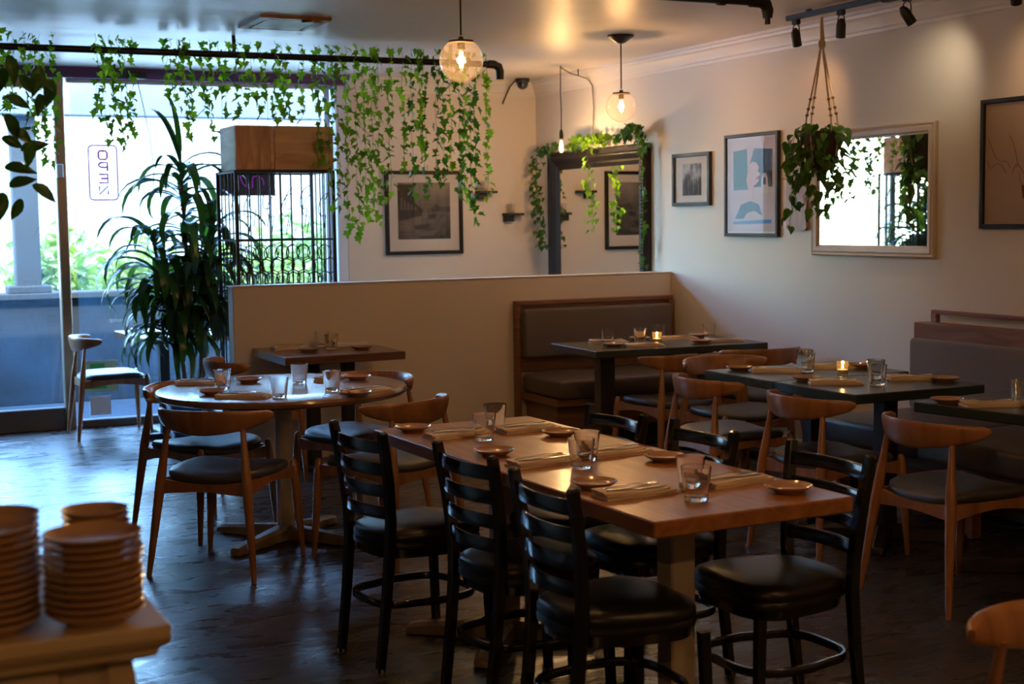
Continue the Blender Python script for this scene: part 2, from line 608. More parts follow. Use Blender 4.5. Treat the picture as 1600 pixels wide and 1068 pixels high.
# half wall behind the booth
HY0, HY1 = 8.9, 9.02
structure('partition_wall', MB().box(((2.25 + XR) / 2, (HY0 + HY1) / 2, .57), (XR - 2.25, HY1 - HY0, 1.14), .006), M_WALLB, 'cream half wall between the booths and the window', 'half wall', 30)
structure('trim_4', MB().box(((2.25 + XR) / 2, (HY0 + HY1) / 2, 1.143), (XR - 2.245, HY1 - HY0 + .012, .008), .002), M_TRIM, 'pale cap along the top of the half wall', 'trim')

# window and door
w = thing('window_1', 'large shop window reaching nearly to the ceiling', 'window', (0, 0, 0), kind='structure')
b = MB()
b.box((WX1 - .045, YB + .07, 1.34), (.09, .14, 2.6), .006)
MB.build(b, 'frame', M_WFRAME, w)
MB().box((WX1 - .135, YB + .10, 1.34), (.05, .06, 2.6), .006).build('mullion', M_WFRAME, w)
MB().box(((WX0 + WX1) / 2, YB + .09, .03), (WX1 - WX0 - .1, .10, .06), .006).build('sill', M_DARKALU, w)
MB().box(((WX0 + WX1) / 2, YB + .09, 2.625), (WX1 - WX0 - .1, .05, .03), .004).build('head_rail', M_WFRAME, w)
MB().box(((WX0 + WX1) / 2, YB + .10, 1.335), (WX1 - WX0 - .16, .008, 2.55)).build('pane', M_PANE, w, ang=0)
d = thing('door_1', 'aluminium framed glass entrance door', 'door', (0, 0, 0), kind='structure')
MB().box((WX0 - .015, YB + .07, 1.32), (.075, .11, 2.64), .006).build('stile', M_ALU, d)
MB().box((DX0 + .03, YB + .07, 1.32), (.06, .11, 2.64), .006).build('stile', M_ALU, d)
MB().box(((DX0 + WX0) / 2, YB + .07, .085), (WX0 - DX0 - .1, .07, .17), .006).build('bottom_rail', M_DARKALU, d)
MB().box(((DX0 + WX0) / 2, YB + .07, 2.60), (WX0 - DX0 - .1, .07, .07), .006).build('top_rail', M_ALU, d)
MB().box(((DX0 + WX0) / 2, YB + .08, 1.37), (WX0 - DX0 - .12, .008, 2.42)).build('pane', M_PANE, d, ang=0)
MB().box((WX0 - .03, YB - .005, 1.95), (.05, .04, .10), .006).build('closer_bracket', M_WFRAME, d)

# ------------------------------------------------------------------ outdoors
structure('ground', MB().box((4, 29, -.14), (90, 35.4, .2)), M_ASPHALT, 'pale street outside the window', 'street', 0)
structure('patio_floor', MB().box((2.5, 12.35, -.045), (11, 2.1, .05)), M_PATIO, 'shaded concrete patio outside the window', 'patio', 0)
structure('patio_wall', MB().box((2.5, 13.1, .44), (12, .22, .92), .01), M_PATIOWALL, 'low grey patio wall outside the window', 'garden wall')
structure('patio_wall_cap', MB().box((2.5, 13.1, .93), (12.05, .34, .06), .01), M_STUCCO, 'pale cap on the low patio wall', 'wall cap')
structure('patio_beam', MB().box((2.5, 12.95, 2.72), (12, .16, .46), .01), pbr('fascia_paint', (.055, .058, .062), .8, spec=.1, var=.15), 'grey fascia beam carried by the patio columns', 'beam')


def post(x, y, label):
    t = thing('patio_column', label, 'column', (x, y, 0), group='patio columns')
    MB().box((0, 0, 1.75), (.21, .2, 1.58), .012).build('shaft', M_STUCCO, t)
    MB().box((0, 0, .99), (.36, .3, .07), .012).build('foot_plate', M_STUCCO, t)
    return t


post(1.50, 13.1, 'grey square column standing on the patio wall beyond the glass door')
post(5.6, 13.1, 'grey square column on the patio wall beyond the right window edge')

bd = thing('building', 'white building with a garage door across the street', 'building', (4, 34, -.05))
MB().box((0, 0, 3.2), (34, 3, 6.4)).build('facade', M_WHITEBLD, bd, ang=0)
for gx in (-6.5, 1.0, 8.5):
    g = MB().box((gx, -1.53, 1.35), (4.4, .06, 2.7), .02).build('garage_door', M_GARAGE, bd)
    for k in range(4):
        MB().box((gx, -1.575, .36 + .66 * k), (4.2, .03, .58), .01).build('panel', M_GARAGE, g)
MB().box((0, -1.6, 4.3), (34, .3, .25), .02).build('cornice', M_GARAGE, bd)


def shrub(x, y, z0, rx, rz, n, label, seed):
    rnd = random.Random(seed)
    t = thing('shrub', label, 'shrub', (x, y, z0), group='shrubs beyond the patio wall')
    bm = bmesh.new()
    for k in range(n):
        a, ph = rnd.uniform(0, 2 * PI), math.acos(rnd.uniform(-.3, 1))
        q = rnd.uniform(.55, 1) * (1 + .25 * math.sin(5 * a + seed))
        c = Vector((math.cos(a) * math.sin(ph) * rx * q, math.sin(a) * math.sin(ph) * rx * .7 * q, math.cos(ph) * rz * q))
        M = Matrix.Translation(c) @ Euler((rnd.uniform(0, 6), rnd.uniform(0, 6), rnd.uniform(0, 6))).to_matrix().to_4x4()
        s_ = rnd.uniform(.05, .12)
        vs = [bm.verts.new(M @ Vector(p)) for p in ((0, -s_, 0), (s_ * .45, 0, .02), (0, s_, 0), (-s_ * .45, 0, .02))]
        bm.faces.new(vs)
    me = bpy.data.meshes.new('foliage')
    bm.to_mesh(me)
    bm.free()
    me.materials.append(M_SHRUB)
    o = bpy.data.objects.new('foliage', me)
    COL.objects.link(o)
    o.parent = t
    o['kind'] = 'stuff'
    MB().tube([(0, 0, -z0 - .05), (.03, 0, 0), (0, .02, rz * .5)], [.05, .04, .02], 6).build('trunk', M_STEMD, t)


for k, (x, y, z0, rx, rz) in enumerate([(2.0, 15.2, .5, .62, .95), (3.1, 16.4, .5, .62, .8), (4.1, 15.2, .5, .62, .85), (5.0, 16.4, .5, .62, 1.0), (5.9, 15.2, .5, .62, .8), (7.0, 16.4, .5, .7, 1.1), (1.2, 17.6, .3, .5, .6)]):
    shrub(x, y, z0, rx, rz, 900, ['sunlit yellow green shrub just right of the door frame', 'round shrub behind the dracaena', 'low shrub seen left of centre through the rack', 'tall shrub seen through the rack bars', 'shrub seen at the right end of the window', 'shrub beyond the right window edge', 'small shrub left of the patio column'][k], k + 1)

# ------------------------------------------------------------------ elbow chairs
def superring(rx, ry, n, e=2.6, ph=0):
    out = []
    for j in range(n):
        a = 2 * PI * j / n + ph
        c, s_ = math.cos(a), math.sin(a)
        out.append((rx * abs(c) ** (2 / e) * (1 if c >= 0 else -1), ry * abs(s_) ** (2 / e) * (1 if s_ >= 0 else -1)))
    return out


def make_elbow_chair():
    t = thing('elbow_chair', 'x', 'chair')
    # seat cushion, drooping at the middle of its front and rear edge
    def zf(x, y):
        u, v = x / .24, y / .24
        return .446 - .024 * v * v * (1 - u * u) - .004 * (1 - v * v) + .010 * u * u
    prof = [(.80, -.020), (.97, -.018), (1.0, -.004), (.985, .012), (.93, .022), (.75, .027), (.40, .029)]
    rings = []
    for k, dz in prof:
        rings.append([Vector((x, y, zf(x, y) + dz)) for x, y in [(a * k * (1 - .03 * (b < 0)), b * k) for a, b in superring(.238, .232, 36, 3.6)]])
    MB().loft(rings).build('seat', M_SEAT, t, ang=60)
    # frame rails
    b = MB()
    def rail(p, q, hmid=.034, hend=.062, top=.43, sag=0.0):
        p, q = Vector(p), Vector(q)
        dirv = (q - p).normalized()
        sd = Vector((-dirv.y, dirv.x, 0)) * .010
        rings = []
        for i in range(9):
            s_ = i / 8
            k = abs(2 * s_ - 1)
            zt = top - sag * (1 - k * k)
            h = hmid + (hend - hmid) * k ** 1.6
            c = p.lerp(q, s_)
            rings.append([c + sd + Vector((0, 0, zt)), c - sd + Vector((0, 0, zt)), c - sd + Vector((0, 0, zt - h)), c + sd + Vector((0, 0, zt - h))])
        b.loft(rings)
    rail((-.212, .222, 0), (.212, .222, 0), sag=.018)
    rail((-.212, -.222, 0), (.212, -.222, 0), sag=.018, hend=.066)
    rail((-.213, -.22, 0), (-.213, .22, 0))
    rail((.213, -.22, 0), (.213, .22, 0))
    b.build('seat_frame', M_CHAIRWOOD, t)
    for s_ in (-1, 1):
        p0, p1 = Vector((s_ * .257, -.28, 0)), Vector((s_ * .183, -.203, .668))
        ks = [0, .12, .35, .58, .66, .76, .9, 1]
        rs = [.0115, .0145, .019, .0225, .0225, .019, .0135, .0115]
        MB().tube([p0.lerp(p1, k) for k in ks], rs, 12).build('leg', M_LEGWOOD, t)
        p0, p1 = Vector((s_ * .243, .24, 0)), Vector((s_ * .210, .224, .458))
        ks = [0, .2, .6, .88, .97, 1]
        rs = [.0115, .015, .0205, .0205, .017, .009]
        MB().tube([p0.lerp(p1, k) for k in ks], rs, 12).build('leg', M_LEGWOOD, t)
    # horn-shaped backrest
    rings = []
    n = 25
    th_max = R(82)
    for i in range(n):
        a = -1 + 2 * i / (n - 1)
        th = a * th_max
        c = Vector((.272 * math.sin(th), -.065 - .205 * math.cos(th), 0))
        tan = Vector((.272 * math.cos(th), .205 * math.sin(th), 0)).normalized()
        nor = Vector((tan.y, -tan.x, 0))
        w_ = (1 - abs(a) ** 1.7)
        hh = .0185 + .038 * w_
        tk = .0135 - .003 * w_
        e = min(1, (1 - abs(a)) * 18 + .35)
        hh *= e ** .5
        tk *= e ** .5
        ztop = .742 - .012 * abs(a) ** 2
        zc = ztop - (.0185 + .038 * w_)
        ring = []
        for x, y in superring(1, 1, 14, 2.6):
            lean = -y * .012 * w_
            ring.append(c + nor * (x * tk - lean) + Vector((0, 0, zc + y * hh)))
        rings.append(ring)
    MB().loft(rings).build('backrest', M_CHAIRWOOD, t, ang=60)
    return t


EL = make_elbow_chair()
chairs = [
    ((1.55, 6.294), -42.4, 'walnut elbow chair with grey seat, back towards us, nearest at the round table'),
    ((1.635, 7.086), -155.2, 'walnut elbow chair at the far left of the round table'),
    ((2.26, 6.178), 28.3, 'walnut elbow chair at the right of the round table, behind the first black chair'),
    ((2.42, 7.04), 117.0, 'walnut elbow chair at the far right of the round table, its blue-lit seat pushed in'),
    ((1.776, 10.70), -90, 'pale-lit elbow chair by the glass door'),
    ((2.22, 8.36), -88, 'walnut elbow chair at the left end of the wall table, beside the plant'),
    ((4.50, 7.33), 4, 'walnut elbow chair on the near side of the booth table, left of two'),
    ((5.13, 7.36), -6, 'walnut elbow chair on the near side of the booth table, right one'),
    ((4.56, 6.69), 178, 'orange-lit elbow chair at the far end of the green two-table row'),
    ((4.10, 6.07), -91, 'walnut elbow chair at the left of the green tables, far one of two'),
    ((4.095, 5.235), -88.5, 'walnut elbow chair at the left of the green tables, near one of two'),
    ((4.042, 4.362), -89.4, 'walnut elbow chair at the right-hand green table, seen whole'),
    ((4.07, 3.46), -88, 'walnut elbow chair cut by the right edge of the picture, one leg showing'),
    ((2.19, 1.90), 150, 'orange-lit elbow chair in the bottom right foreground, horn tip showing'),
    ((1.675, 1.685), -89, 'blurred elbow chair at the bottom right corner, only its back edge showing'),
]
for i, ((x, y), a, lab) in enumerate(chairs):
    if i == 0:
        EL.location, EL.rotation_euler = (x, y, 0), (0, 0, R(a))
        EL['label'], EL['group'] = lab, 'walnut elbow chairs'
    else:
        dup(EL, (x, y, 0), R(a), lab, 'walnut elbow chairs')


# ------------------------------------------------------------------ black ladder-back chairs
def make_ladder_chair():
    t = thing('ladder_back_chair', 'x', 'chair')
    sq = [(-1, -.75), (-.8, -1), (.8, -1), (1, -.75), (1, .75), (.8, 1), (-.8, 1), (-1, .75)]
    post = [(.148, -.225, 0), (.150, -.195, .25), (.152, -.180, .42), (.160, -.178, .52), (.172, -.190, .66), (.183, -.212, .80), (.185, -.217, .832), (.185, -.218, .838)]
    prs = [.0145, .0155, .0165, .0165, .016, .0155, .0145, .009]
    for s_ in (-1, 1):
        MB().tube([(s_ * x, y, z) for x, y, z in post], prs, prof=sq, up=(0, 1, 0)).build('back_post', M_BLACK, t)
        MB().tube([(s_ * .196, .20, 0), (s_ * .188, .185, .40)], [.0135, .0155], prof=sq, up=(0, 1, 0)).build('leg', M_BLACK, t)
        for (gx, gy) in ((.148, -.225), (.196, .20)):
            MB().lathe([(.0155, 0), (.0165, .004), (.0155, .013)], 10, (s_ * gx, gy, 0)).build('glide', M_CHROME, t)
    for zc in (.782, .705, .628, .551):
        rings = []
        f = (zc - .42) / .42
        xw = .150 + .034 * f
        yb = -.178 - .034 * max(0, (zc - .52) / .31)
        for i in range(9):
            a = -1 + 2 * i / 8
            y = yb - .035 * (1 - a * a)
            h = .0215
            k = .0048
            rings.append([Vector((a * xw, y - k, zc - h)), Vector((a * xw, y + k, zc - h)), Vector((a * xw, y + k + .001, zc + h * .8)), Vector((a * xw, y + k * .4, zc + h)), Vector((a * xw, y - k * .4, zc + h)), Vector((a * xw, y - k + .001, zc + h * .8))])
        MB().loft(rings).build('slat', M_BLACK, t, ang=50)
    def plan(k):
        return [(a * k * (1 + .16 * (b / .2)), b * k) for a, b in superring(.195, .205, 36, 3.2)]
    prof = [(.92, .415), (1.0, .418), (1.005, .432), (.985, .440), (1.0, .447), (1.0, .462), (.96, .476), (.84, .486), (.5, .493), (.2, .494)]
    MB().loft([[Vector((x, y, z)) for x, y in plan(k)] for k, z in prof]).build('seat', M_VINYL, t, ang=50)
    b = MB()
    b.loft([[Vector((x, y, z)) for x, y in plan(k)] for k, z in ((.93, .385), (.95, .415), (.85, .415), (.84, .385))], closed=True)
    b.build('seat_frame', M_BLACK, t)
    ring = [(x * (1 - .10 * (y < 0)), y - .008, .225) for x, y in superring(.178, .196, 32, 3.4)]
    MB().tube(ring, 1.0, closed=True, up=(0, 0, 1), prof=[(-.0045, -.013), (.0045, -.013), (.0075, -.008), (.0075, .008), (.0045, .013), (-.0045, .013), (-.0075, .008), (-.0075, -.008)]).build('foot_ring', M_BLACK, t)
    return t


LD = make_ladder_chair()
ladders = [
    ((1.82, 4.70), -82, 'black ladder-back chair at the left of the oak table, farthest of three'),
    ((1.955, 4.06), -85.6, 'black ladder-back chair at the left of the oak table, middle of three'),
    ((1.94, 3.464), -90.5, 'black ladder-back chair at the left of the oak table, nearest of three'),
    ((2.385, 4.59), 93, 'black ladder-back chair at the right of the oak table, farthest of three'),
    ((2.445, 4.10), 90, 'black ladder-back chair at the right of the oak table, middle of three'),
    ((2.51, 3.49), 91.5, 'black ladder-back chair at the right of the oak table, nearest of three, facing us'),
]
for i, ((x, y), a, lab) in enumerate(ladders):
    if i == 0:
        LD.location, LD.rotation_euler = (x, y, 0), (0, 0, R(a))
        LD['label'], LD['group'] = lab, 'black ladder-back chairs'
    else:
        dup(LD, (x, y, 0), R(a), lab, 'black ladder-back chairs')


# ------------------------------------------------------------------ tables
def pedestal(t, cx, cy, h, m, mf, r=.045, feet=4, fl=.38, ph=45, square=True, foot_h=.05):
    if square:
        MB().box((cx, cy, (h + .04) / 2), (2 * r, 2 * r, h - .04), .006).build('column', m, t)
    else:
        MB().tube([(cx, cy, .03), (cx, cy, h)], r, 20).build('column', m, t)
    MB().box((cx, cy, h - .012), (.3, .3, .02), .004).build('mounting_plate', M_BLACKMATTE, t)
    for k in range(feet):
        a = R(ph) + 2 * PI * k / feet
        d_ = Vector((math.cos(a), math.sin(a), 0))
        c = Vector((cx, cy, 0))
        hw = .032
        n_ = Vector((-d_.y, d_.x, 0))
        rings = []
        for s_, h0, w_ in ((.0, .075, .042), (.12, .066, .038), (.25, .054, hw), (fl - .04, .045, hw), (fl - .008, .036, hw * .9), (fl, .02, hw * .7)):
            p = c + d_ * s_
            rings.append([p - n_ * w_ + Vector((0, 0, .004)), p + n_ * w_ + Vector((0, 0, .004)), p + n_ * w_ + Vector((0, 0, h0 * .75)), p + n_ * w_ * .6 + Vector((0, 0, h0)), p - n_ * w_ * .6 + Vector((0, 0, h0)), p - n_ * w_ + Vector((0, 0, h0 * .75))])
        MB().loft(rings).build('foot', mf, t)


t = thing('dining_table', 'long oak table set for six among the black chairs', 'table', (2.205, 4.165, 0), R(2.1))
MB().box((0, 0, .727), (.675, 1.965, .046), .004).build('tabletop', M_TABLE, t)
pedestal(t, .015, -.56, .705, M_COLUMN, M_BASE, .043, ph=50)
pedestal(t, -.01, .53, .705, M_COLUMN, M_BASE, .043, ph=50)

t = thing('round_table', 'round wooden table on a cream pedestal set for four', 'table', (1.925, 6.70, 0))
MB().lathe([(.55, .712), (.592, .714), (.603, .722), (.605, .735), (.600, .747), (.590, .75), (.3, .75), (0, .75)], 72).build('tabletop', M_ROUND, t, ang=30)
pedestal(t, 0, 0, .712, M_COLUMN, M_BASE, .042, ph=38, square=False, fl=.41)

t = thing('wall_table', 'dark walnut table against the half wall', 'table', (2.735, 8.49, 0))
MB().box((0, 0, .725), (.76, .74, .05), .004).build('tabletop', M_WALNUT, t)
for k in (-.10, .13):
    MB().box((k, 0, .36), (.075, .075, .66), .005).build('column', M_BLACKMATTE, t)
    MB().box((k, 0, .02), (.10, .56, .035), .008).build('foot', M_BLACKMATTE, t)

t = thing('booth_table', 'long dark green table in front of the far bench', 'table', (4.69, 7.75, 0), R(-3))
MB().box((0, 0, .728), (1.20, .68, .044), .004).build('tabletop', M_GREEN, t)
pedestal(t, -.37, .02, .706, M_DARKCOL, M_DARKCOL, .05)
pedestal(t, .37, .02, .706, M_DARKCOL, M_DARKCOL, .05)


def two_top(loc, rz, w_, d_, label):
    t = thing('dining_table', label, 'table', loc, rz, group='green topped tables')
    MB().box((0, 0, .728), (w_, d_, .044), .004).build('tabletop', M_GREEN, t)
    pedestal(t, 0.05, 0, .706, M_DARKCOL, M_DARKCOL, .042)
    return t


two_top((4.465, 5.925, 0), 0, .84, .60, 'dark green two-seat table, far one of the joined pair')
two_top((4.42, 5.31, 0), 0, .755, .61, 'dark green two-seat table with the candle, near one of the joined pair')
two_top((4.55, 4.47, 0), R(9), .80, .60, 'dark green two-seat table at the right edge of the picture')

t = thing('window_table', 'small pale-lit table by the window behind the dracaena', 'table', (2.24, 10.52, 0), R(4))
MB().box((0, 0, .727), (.72, .86, .046), .004).build('tabletop', M_WALNUT, t)
MB().box((-.17, -.22, .36), (.07, .07, .66), .005).build('column', M_BLACKMATTE, t)
MB().box((-.17, -.1, .025), (.07, .6, .04), .006).build('foot', M_BLACKMATTE, t)
MB().box((-.1, -.22, .025), (.46, .07, .04), .006).build('foot', M_BLACKMATTE, t)

# ------------------------------------------------------------------ benches
t = thing('booth_bench', 'taupe upholstered bench with a wooden framed back against the half wall', 'bench', (0, 0, 0))
x0, x1 = 4.21, 5.48
b = MB()
b.box(((x0 + x1) / 2, 8.865, .965), (x1 - x0, .055, .03), .004)
b.box((x0 + .018, 8.865, .55), (.036, .055, .80), .004)
b.box((x1 - .018, 8.865, .55), (.036, .055, .80), .004)
b.build('back_frame', M_BENCHWOOD, t)
MB().box(((x0 + x1) / 2, 8.878, .72), (x1 - x0 - .06, .02, .46), .002).build('back_panel', M_BENCHWOOD, t)
MB().box(((x0 + x1) / 2, 8.825, .755), (x1 - x0 - .08, .085, .335), .022, seg=3).build('back_cushion', M_UPH, t)
MB().box(((x0 + x1) / 2 + .01, 8.56, .415), (x1 - x0 - .06, .58, .13), .03, seg=3).build('seat_cushion', M_BENCHSEAT, t)
MB().box(((x0 + x1) / 2 + .01, 8.57, .325), (x1 - x0 - .06, .54, .05), .004).build('seat_board', M_BENCHWOOD, t)
b = MB()
b.box(((x0 + x1) / 2 + .02, 8.6, .22), (x1 - x0 - .10, .46, .16))
b.build('apron', M_BENCHWOOD, t)
MB().box(((x0 + x1) / 2 + .02, 8.62, .07), (x1 - x0 - .2, .40, .14)).build('plinth', M_BENCHDARK, t)

t = thing('wall_bench', 'long taupe bench with a wooden top rail along the right wall', 'bench', (0, 0, 0))
y1, y0 = 6.14, 2.2
yc, yl = (y0 + y1) / 2, y1 - y0
MB().box((5.40, yc, .905), (.10, yl - .02, .09), .004).build('back_cap', M_BENCHWOOD, t)
MB().box((5.385, yc, .67), (.13, yl, .39), .025, seg=3).build('back_cushion', M_UPH, t)
b = MB()
b.box((5.45, yc, 1.005), (.035, yl - .1, .022), .004)
b.build('top_rail', M_BENCHWOOD, t)
for k in range(6):
    MB().box((5.45, y1 - .07 - k * .72, .97), (.03, .045, .055), .003).build('rail_block', M_BENCHWOOD, t)
edges = [6.14, 5.36, 4.58, 3.8, 3.0, 2.2]
for a, c in zip(edges[:-1], edges[1:]):
    MB().box((5.02, (a + c) / 2, .415), (.66, a - c - .006, .13), .03, seg=3).build('seat_cushion', M_BENCHSEAT, t)
MB().box((5.06, yc, .32), (.60, yl - .04, .055), .004).build('seat_board', M_BENCHWOOD, t)
for k in range(5):
    MB().box((4.82, 6.0 - k * .9, .15), (.06, .06, .29), .004).build('leg', M_BENCHWOOD, t)
MB().box((5.3, yc, .15), (.1, yl - .1, .29), .004).build('back_support', M_BENCHWOOD, t)

# ------------------------------------------------------------------ tableware
def make_tumbler():
    prof = [(0, .001), (.030, .001), (.0335, .004), (.0345, .010), (.0440, .0965), (.0438, .098), (.0425, .0975), (.0325, .016), (.028, .0135), (0, .0135)]
    o = MB().lathe(prof, 28).build('tumbler', M_GLASS, ang=40)
    return tag(o, 'x', 'glass')


def make_plate(m=None, r=.07):
    k = r / .07
    prof = [(0, .004), (.036, .003), (.038, 0), (.042, 0), (.044, .004), (.058, .010), (.0692, .0185), (.070, .0205), (.0685, .0215), (.060, .0150), (.047, .0085), (0, .0080)]
    o = MB().lathe([(a * k, z) for a, z in prof], 36).build('plate', m or M_PLATE, ang=50)
    return tag(o, 'x', 'plate')


def make_napkin(seed):
    rnd = random.Random(seed)
    b = MB()
    L_, W_ = .235, .098
    for k, (dx, dy, h0, h1, s_) in enumerate([(0, 0, .000, .006, 1.0), (.004, -.002, .006, .011, .985), (-.006, .003, .011, .016, .94)]):
        n, m = 11, 6
        rings = []
        for i in range(n):
            u = -1 + 2 * i / (n - 1)
            x = u * L_ / 2 * s_ + dx
            wv = .003 * math.sin(3.1 * u + k + seed) + rnd.uniform(-.0012, .0012)
            zz = (.0035 * max(0, math.sin(2.3 * u + seed)) + .003 * abs(u) ** 3) * (k + 1) / 3
            hw = W_ / 2 * s_ * (1 - .05 * abs(u) ** 4)
            pts = []
            for j in range(m):
                v = -1 + 2 * j / (m - 1)
                pts.append(Vector((x + wv * v, v * hw + dy + wv, h0 + zz * (1 if k else .15))))
            for j in range(m - 1, -1, -1):
                v = -1 + 2 * j / (m - 1)
                pts.append(Vector((x + wv * v, v * hw + dy + wv, h1 + zz + .0014 * math.sin(7 * v + 4 * u + seed))))
            rings.append(pts)
        b.loft(rings)
    # ruffled hem at one end
    rings = []
    for i in range(9):
        v = -1 + 2 * i / 8
        z = .010 + .005 * math.sin(9 * v + seed)
        y = v * W_ / 2 * .9
        rings.append([Vector((L_ / 2 - .01, y, z)), Vector((L_ / 2 + .010, y, z - .004)), Vector((L_ / 2 + .018, y, max(.001, z - .009))), Vector((L_ / 2 - .01, y, .001))])
    b.loft(rings)
    o = b.build('napkin', M_NAPKIN, ang=60)
    return tag(o, 'x', 'napkin')


def make_fork():
    b = MB()
    pts = [(-.095, .0040), (-.09, .0052), (-.04, .0038), (.02, .0024), (.034, .0026), (.045, .0085), (.060, .0105)]
    rings = []
    for i, (x, hw) in enumerate(pts):
        z = .0015 + .006 * math.sin(PI * (i / 6)) if i else .0015
        rings.append([Vector((x, -hw, z)), Vector((x, hw, z)), Vector((x, hw, z + .0018)), Vector((x, -hw, z + .0018))])
    b.loft(rings)
    for k in range(4):
        y = -.0087 + .0058 * k
        b.loft([[Vector((x, y - w_, z)), Vector((x, y + w_, z)), Vector((x, y + w_, z + .0014)), Vector((x, y - w_, z + .0014))] for x, w_, z in ((.058, .0018, .0015), (.078, .0016, .0012), (.094, .0008, .004))])
    o = b.build('fork', M_STEEL)
    return tag(o, 'x', 'fork')


def make_knife():
    b = MB()
    pts = [(-.10, .004, .0040), (-.09, .0062, .0046), (-.02, .0052, .0042), (-.005, .0046, .003), (.0, .0070, .0022), (.06, .0085, .0018), (.09, .0062, .0016), (.104, .0015, .0014)]
    b.loft([[Vector((x, -hw, .0008)), Vector((x, hw, .0008)), Vector((x, hw * .9, h)), Vector((x, -hw * .9, h))] for x, hw, h in pts])
    o = b.build('knife', M_STEEL)
    return tag(o, 'x', 'knife')


def make_candle():
    t = thing('votive_candle', 'x', 'candle')
    MB().lathe([(0, .001), (.024, .001), (.026, .004), (.031, .074), (.0298, .074), (.0248, .010), (0, .010)], 24).build('glass_cup', M_CUP, t)
    MB().lathe([(0, .0101), (.0243, .0101), (.0262, .032), (.022, .033), (.004, .031), (0, .031)], 20).build('wax', M_WAX, t)
    MB().lathe([(.0005, .033), (.0045, .038), (.0055, .044), (.003, .053), (.0003, .060)], 10).build('flame', M_FLAME, t)
    ld = bpy.data.lights.new('candle_light', 'POINT')
    ld.energy = .35
    ld.color = (1, .55, .18)
    ld.shadow_soft_size = .008
    lo = bpy.data.objects.new('candle_light', ld)
    COL.objects.link(lo)
    lo.parent = t
    lo.location = (0, 0, .066)
    return t


protos = {}


def put(kind, x, y, z, rz, label, group):
    key = kind
    if kind == 'napkin':
        key = kind + str(random.randrange(3))
    if key not in protos:
        o = {'tumbler': make_tumbler, 'plate': make_plate, 'fork': make_fork, 'knife': make_knife, 'candle': make_candle}.get(kind, lambda: make_napkin(int(key[-1]) + 1))()
        protos[key] = o
        o.location = (x, y, z)
        o.rotation_euler = (0, 0, rz)
        o['label'], o['group'] = label, group
        return o
    return dup(protos[key], (x, y, z), rz, label, group)


def setting(x, y, rz, where, plate=None, glass=None, z=.7502, cut=True, flip=1):
    """a folded napkin with fork and knife, its plate and its tumbler"""
    put('napkin', x, y, z, rz, 'folded linen napkin ' + where, 'napkins on the tables')
    if cut:
        c, s_ = math.cos(rz), math.sin(rz)
        for kind, off, dr in (('fork', .020, .06), ('knife', -.014, -.04)):
            px, py = x - s_ * off * flip, y + c * off * flip
            put(kind, px, py, z + .0205, rz + dr, 'steel %s lying on the napkin %s' % (kind, where), kind.replace('knife', 'knive') + 's on the napkins')
    if plate:
        put('plate', plate[0], plate[1], z, 0, 'small tan plate ' + where, 'small plates on the tables')
    if glass:
        put('tumbler', glass[0], glass[1], z, random.uniform(0, 3), 'clear tumbler ' + where, 'tumblers on the tables')


# oak table
setting(2.035, 4.80, R(5), 'at the far left seat of the oak table', (1.945, 5.01), (2.085, 4.66))
setting(2.325, 4.80, R(4), 'at the far right seat of the oak table', (2.375, 4.62), (2.235, 4.89))
setting(2.045, 4.11, R(8), 'at the middle left seat of the oak table', (1.985, 4.355), (2.118, 3.975))
setting(2.345, 4.16, R(6), 'at the middle right seat of the oak table', (2.425, 3.97), (2.205, 4.10))
setting(2.045, 3.52, R(2), 'at the near left seat of the oak table', (2.0, 3.675), (2.155, 3.36))
setting(2.395, 3.53, R(8), 'at the near right seat of the oak table', (2.458, 3.34), (2.235, 3.515))
# round table
setting(1.64, 6.37, R(-30), 'at the near left of the round table', (1.555, 6.57), (1.79, 6.28))
setting(1.60, 7.02, R(-28), 'at the far left of the round table', (1.83, 6.975), (1.64, 6.73))
setting(2.235, 6.87, R(45), 'at the far right of the round table', (2.345, 6.80), (2.04, 6.79))
setting(2.20, 6.27, R(20), 'at the near right of the round table', (2.12, 6.16), (2.075, 6.385))
# wall table
setting(2.55, 8.67, R(4), 'at the left end of the wall table', (2.60, 8.43), (2.775, 8.72), cut=True)
setting(2.96, 8.69, R(4), 'at the right end of the wall table', (2.93, 8.40), (2.765, 8.50), cut=False)
# booth table
setting(4.42, 7.93, R(-18), 'at the far left of the booth table', (4.69, 7.98), (4.37, 7.83))
setting(4.48, 7.58, R(-20), 'at the near left of the booth table', (4.33, 7.68), (4.575, 7.78))
setting(4.93, 7.90, R(-20), 'at the far right of the booth table', (5.13, 7.96), (4.84, 7.99))
setting(5.08, 7.60, R(-15), 'at the near right of the booth table', (4.90, 7.58), (5.12, 7.82))
put('candle', 4.65, 7.70, .75, 0, 'lit votive candle on the booth table', 'votive candles')
# green pair
setting(4.31, 5.97, R(-32), 'at the left seat of the far green table', (4.20, 6.13), (4.43, 5.87))
setting(4.65, 5.97, R(-28), 'at the right seat of the far green table', (4.79, 5.90), (4.53, 6.02))
setting(4.235, 5.40, R(-32), 'at the left seat of the near green table', (4.20, 5.57), (4.36, 5.24))
setting(4.655, 5.34, R(-25), 'at the right seat of the near green table', (4.73, 5.20), (4.50, 5.42))
put('candle', 4.475, 5.64, .75, 0, 'lit votive candle on the joined green tables', 'votive candles')
# right edge table
setting(4.285, 4.44, R(-20), 'on the green table at the right picture edge', (4.20, 4.60), (4.40, 4.37))
put('tumbler', 4.48, 4.47, .75, 0, 'clear tumbler at the right picture edge, rear one', 'tumblers on the tables')
put('candle', 4.50, 4.37, .75, 0, 'lit votive candle at the right picture edge', 'votive candles')
# window table
setting(2.10, 10.45, R(5), 'on the window table behind the dracaena', (2.02, 10.78), (2.30, 10.6), cut=False)

